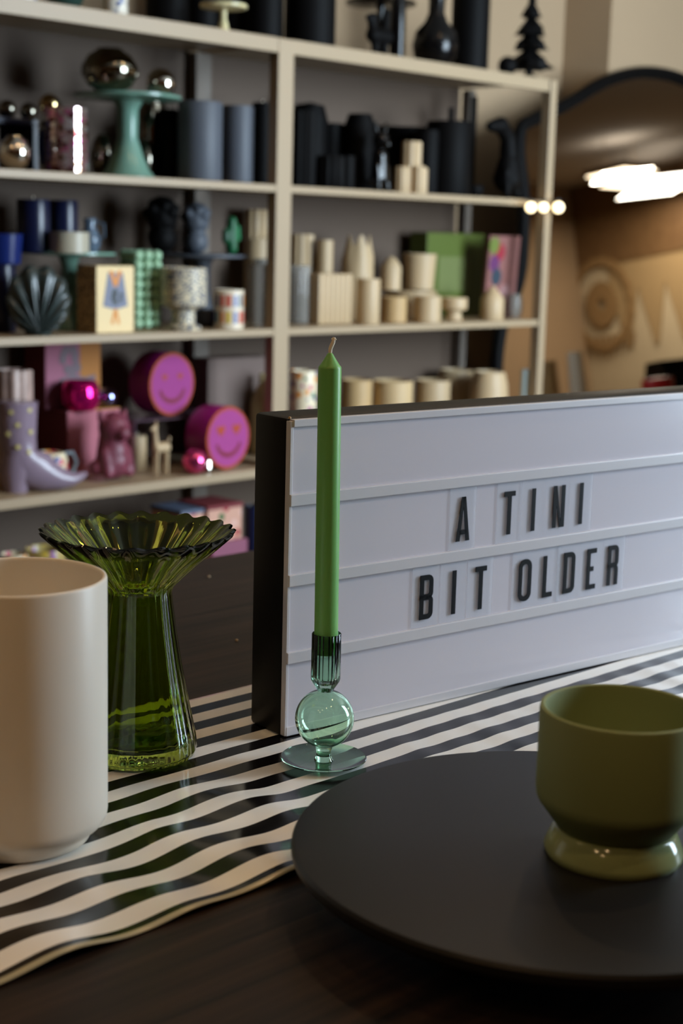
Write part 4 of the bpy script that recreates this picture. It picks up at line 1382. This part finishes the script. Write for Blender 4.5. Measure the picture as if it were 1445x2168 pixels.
def tin(label, xc, yc, rx, rz, d, base, eyes):
    s, z, k = sight(xc, yc, d)
    R = rz * k
    z = base + R + .001
    t = thing('smiley_tin', label, 'tin', W(s, d, z - R), ROTB + .10)
    L_ = .075
    b_ = lathe_bm([(0, 0), (R * .985, 0), (R, .003), (R, L_ - .003), (R * .985, L_), (0, L_)], 64)
    b_.transform(Matrix.Translation((0, 0, R)) @ Matrix.Rotation(-PI / 2, 4, 'X'))
    finish(b_, 'tin_body', M_TINSIDE, t, smooth=40)
    b_ = lathe_bm([(R * .90, -.0005), (R * .985, -.0005), (R, .002), (R * .985, .004), (R * .90, .004)], 64, cap=False)
    b_.transform(Matrix.Translation((0, 0, R)) @ Matrix.Rotation(-PI / 2, 4, 'X'))
    finish(b_, 'rim', M_ORANGE, t, smooth=40, label='burnt orange rim')
    b_ = lathe_bm([(0, -.001), (R * .90, -.001), (R * .905, 0), (0, 0)], 64)
    b_.transform(Matrix.Translation((0, 0, R)) @ Matrix.Rotation(-PI / 2, 4, 'X'))
    finish(b_, 'front_disc', M_TINFACE, t, smooth=40)
    for sx in (-1, 1):
        bm = bmesh.new()
        if eyes == 'heart':
            poly_into(bm, heart(sx * R * .36, R * 1.27, R * .20), -.0018, -.001)
        else:
            poly_into(bm, heart(sx * R * .34, R * 1.24, R * .12), -.0018, -.001)
        finish(bm, 'eye', M_ORANGE, t, smooth=0)
    bm = bmesh.new()
    a0, a1 = 200, 340
    outer = [(R * .62 * math.cos(math.radians(a0 + (a1 - a0) * i / 16)), R + R * .62 * math.sin(math.radians(a0 + (a1 - a0) * i / 16))) for i in range(17)]
    inn = [(R * .52 * math.cos(math.radians(a1 - (a1 - a0) * i / 16)), R * 1.03 + R * .50 * math.sin(math.radians(a1 - (a1 - a0) * i / 16))) for i in range(17)]
    poly_into(bm, outer + inn, -.0018, -.001)
    finish(bm, 'smile', M_BROWN, t, smooth=0)
    return t


# riser of clear acrylic
s0, zr, k = sight(372, 893, .07)
s1, _, _ = sight(520, 893, .07)
s0b = sight(322, 893, .07)[0]
w_ = s1 - s0b
hr = zr - ZL[4]
ri = thing('acrylic_riser', 'clear acrylic riser carrying the upper smiley tin', 'riser', W((s0b + s1) / 2, .14, ZL[4] + .0005), ROTB)
finish(box_bm(-w_ / 2, w_ / 2, 0, .16, hr - .004, hr, .0005), 'riser_top', mat('clear pink acrylic', (236, 190, 214), .03, trans=.9, ior=1.3), ri, smooth=0)
for sx in (-1, 1):
    finish(box_bm(sx * w_ / 2 - (.004 if sx > 0 else 0), sx * w_ / 2 + (0 if sx > 0 else .004), 0, .16, 0, hr - .0045, .0005), 'riser_side', MATS['clear pink acrylic'], ri, smooth=0)
tin('pink smiling face tin standing on the clear riser', 364, 818, 60, 67, .16, ZL[4] + hr + .0012, 'dot')
tin('pink smiling face tin with heart eyes standing on the shelf', 483, 930, 55, 67, .035, ZL[4] + .0005, 'heart')
sphere('pink_disco_ball', 'small pink mirror bauble in front of the heart eyed tin', 'bauble', M_PINKDISCO, 412, 984, 54, .03, base=ZL[4] + .0005, seg=18)
rnd('silver_votive', 'tiny silver votive between the pink bauble and heart eyed tin', 'votive', M_SILVER, 4, 438, 974, 22, .03, P_CYL)
boxy('brown_box', 'plain grey brown box by the middle post on the fourth shelf', 'box', mat('grey brown card', (110, 92, 84), .7), 4, 440, 572, 760, .24, .06)
rnd('olive_vase', 'yellow cream vase left of the middle post', 'vase', mat('yellow cream glaze', (190, 172, 120), .5), 4, 556, 790, 50, .20, P_BOTTLE)

# --- level 4 right bay
rnd('printed_jar', 'tall jar with bright flower print right of the middle post', 'jar', M_PAT2, 4, 643, 784, 58, .06, P_CYL)
CG = 'cream and tan pots on the fourth shelf'
rnd('tan_pot', 'tan pot directly right of the green candle top', 'pot', M_TAN, 4, 755, 803, 66, .16, P_CYL, group=CG)
rnd('tan_pot', 'wider tan pot, second right of the green candle top', 'pot', mat('tan light', (182, 154, 112), .6), 4, 832, 805, 84, .10, P_CYL, group=CG)
rnd('tan_pot', 'cream pot in the middle of the fourth shelf right bay', 'pot', M_CREAM2, 4, 916, 804, 74, .08, P_CYL, group=CG)
rnd('domed_pot', 'round cream pot behind on the fourth shelf', 'pot', M_CREAM2, 4, 965, 782, 88, .25, P_POT, group=CG)
rnd('domed_pot', 'round cream bowl near the right end of the fourth shelf', 'bowl', M_CREAM, 4, 1036, 786, 84, .10, P_POT, group=CG)
rnd('pale_bottle', 'pale blue slim bottle at the right end of the fourth shelf', 'bottle', mat('pale blue glaze', (186, 204, 206), .3), 4, 1114, 782, 22, .05, P_CYL)

# --- level 5 (just above the table edge)
M_ROSE = dots_mat('rose print card', (196, 150, 130), [(150, 40, 50), (70, 100, 60), (210, 170, 160)], 30, .3)
b5, w_, h_ = boxy('rose_print_box', 'rose printed box with red lid on the lowest visible shelf', 'box', M_ROSE, 5, 440, 512, 1076, .02, .12)
finish(box_bm(-w_ / 2 - .002, w_ / 2 + .002, -.002, .122, h_ - .006, h_ + .004), 'lid', M_REDBOX, b5, smooth=0)
b5, w_, h_ = boxy('rose_print_box', 'second rose printed box with blue and red lid, left of the first', 'box', M_ROSE, 5, 384, 430, 1086, .02, .12)
finish(box_bm(-w_ / 2 - .002, w_ / 2 + .002, -.002, .122, h_ - .006, h_ + .004), 'lid', mat('blue lid card', (80, 90, 110), .6), b5, smooth=0)
rnd('navy_jar', 'dark navy jar on the lowest visible shelf beside the lightbox', 'jar', M_NAVY, 5, 536, 1070, 40, .04, P_CYL)
boxy('pink_box', 'flat pink box in front of the rose printed boxes', 'box', mat('bright pink card', (128, 72, 92), .6), 5, 450, 524, 1152, -.0, .018)
rnd('printed_jar', 'jar with purple and yellow print at lower left behind the white vase', 'jar', dots_mat('purple yellow print', (170, 150, 90), [(120, 50, 120), (190, 160, 60), (90, 40, 60)], 50, .4), 5, 95, 1160, 84, .05, P_CYL)
rnd('printed_jar', 'second printed jar at lower left, beside the purple and yellow one', 'jar', M_PAT2, 5, 30, 1172, 56, .06, P_CYL)

# ------------------------------------------------------------------ leaning mirror
MS = .18 / 1.85
out = [(2.372, .075), (2.400, .193), (2.442, .268), (2.488, .329), (2.519, .405), (2.534, .497), (2.543, .588), (2.542, .68), (2.531, .755), (2.532, .815), (2.55, .866), (2.619, .895),
       (2.697, .924), (2.774, .948), (2.877, .989), (2.982, 1.035), (3.103, 1.075), (3.253, 1.107), (3.404, 1.118), (3.554, 1.11), (3.70, 1.075), (3.83, 1.01), (3.93, .92), (3.97, .80),
       (3.95, .66), (3.93, .5), (3.96, .33), (4.02, .16), (4.05, -.02), (4.03, -.22), (3.96, -.42), (3.84, -.58), (3.66, -.69), (3.4, -.722), (3.05, -.722), (2.75, -.715), (2.55, -.65), (2.43, -.52),
       (2.385, -.36), (2.376, -.2), (2.374, -.05)]
mi = thing('leaning_mirror', 'large wavy edged mirror with thin black frame leaning beside the shelves', 'mirror', W(3.2, .15, -T), ROTB)


def mpt(s, z, off=0):
    return Vector((s - 3.2, MS * (z + T) + off, z + T))


cen = Vector((3.2, .2))
fr = []
for s, z in out:
    q = Vector((s, z))
    q = q + (Vector((3.22, .2)) - q).normalized() * .022
    fr.append(q)
# smooth the closed line a little
def cr(p0, p1, p2, p3, t):
    return .5 * ((2 * p1) + (p2 - p0) * t + (2 * p0 - 5 * p1 + 4 * p2 - p3) * t * t + (3 * p1 - p0 - 3 * p2 + p3) * t ** 3)


fine = []
N_ = len(fr)
for i in range(N_):
    for t in (0, .33, .66):
        fine.append(cr(fr[(i - 1) % N_], fr[i], fr[(i + 1) % N_], fr[(i + 2) % N_], t))
finish(tube_bm([mpt(q.x, q.y) for q in fine], .022, 10, closed=True), 'frame', M_ONYX, mi, smooth=60)
bm = bmesh.new()
A = [bm.verts.new(mpt(q.x, q.y, .002)) for q in fine]
B = [bm.verts.new(mpt(q.x, q.y, .007)) for q in fine]
bm.faces.new(A)
bm.faces.new(B)
for i in range(len(A)):
    j = (i + 1) % len(A)
    bm.faces.new((A[i], A[j], B[j], B[i]))
finish(bm, 'mirror_glass', M_CHROME, mi, smooth=0)

# ------------------------------------------------------------------ what the mirror shows across the room
hang = thing('wall_hanging', 'round fringed boho wall hanging on the far wall, seen in the mirror', 'wall hanging', W(S_R - .03, -4.86, .62), ROTB - PI / 2)
M_JUTE = mat('brown jute', (146, 116, 76), .9)
for r0, r1, nm in ((.35, .29, 'outer_ring'), (.17, .04, 'inner_ring')):
    b_ = lathe_bm([(r1, 0), (r0, 0), (r0, .02), (r1, .02), (r1, 0)], 40, lambda a, r, z: (r * (1 + .03 * math.cos(22 * a)), z), cap=False)
    b_.transform(Matrix.Translation((0, 0, .3)) @ Matrix.Scale(1.25, 4, (0, 0, 1)) @ Matrix.Rotation(PI / 2, 4, 'X'))
    finish(b_, nm, M_JUTE, hang, smooth=0)
bm = bmesh.new()
for i in range(-4, 5):
    x = i * .075
    poly_into(bm, [(x - .03, .0), (x + .03, .0), (x, -.22 + abs(i) * .02)], -.015, -.005)
finish(bm, 'fringe', M_JUTE, hang, smooth=0)
M_PEN = mat('tan felt', (168, 142, 102), .9)
for i in range(7):
    d = -4.62 + i * .30
    t = finish(bmesh.new(), 'pennant', M_PEN) if False else None
    bm = bmesh.new()
    poly_into(bm, [(-.15, .95), (.15, .95), (.15, .55), (.02, .0), (-.02, 0), (-.15, .55)], -.012, 0)
    o = finish(bm, 'pennant', M_PEN, None, W(S_R - .005, d, .48), (0, 0, ROTB - PI / 2), 0)
    tag(o, 'tan felt pennant on the far wall, %s from the round hanging, seen in the mirror' % ('nearest second third fourth fifth sixth seventh'.split()[i]), 'pennant', 'tan felt pennants on the far wall')
# display counter with a few things in front of the far wall
ct = thing('shop_counter', 'cream shop counter across the room, seen in the mirror', 'counter', W(7.0, -2.35, -T), ROTB)
finish(box_bm(-.8, .5, -.45, .45, T - .08, T - .04, .003), 'counter_top', M_SHELF, ct, smooth=0)
finish(box_bm(-.76, .46, -.41, .41, 0, T - .081), 'cabinet', M_WALL, ct, smooth=0)
bm = bmesh.new()
poly_into(bm, [(-.10, 0), (.16, 0), (.20, .06), (.12, .20), (-.16, .20), (-.27, .10)], -.09, .09)
hb_ = finish(bm, 'black_hat_box', M_ONYX, None, W(7.15, -2.15, .03 - .04), (0, 0, ROTB - .9), 20)
tag(hb_, 'black slanted box on the shop counter, seen in the mirror', 'box')
rb = finish(lathe_bm([(0, 0), (.09, 0), (.10, .02), (.10, .11), (0, .12)], 32), 'red_tin', mat('red tin', (170, 16, 24), .4), None, W(6.62, -1.88, -.04), smooth=40)
tag(rb, 'round red tin in front of the black box, seen in the mirror', 'tin')
o = finish(lathe_bm([(0, 0), (.05, 0), (.06, .02), (.045, .34), (.04, .34), (.04, .02), (0, .02)], 28), 'white_vase', M_WHITE, None, W(6.45, -2.36, -.04), smooth=40)
tag(o, 'slim white vase on the shop counter, seen in the mirror', 'vase')
o = finish(lathe_bm([(0, 0), (.05, 0), (.06, .02), (.055, .30), (.05, .30), (.05, .02), (0, .02)], 28), 'tan_vase', M_TAN, None, W(6.3, -2.47, -.04), smooth=40)
tag(o, 'tan cylinder vase beside the slim white one, seen in the mirror', 'vase')
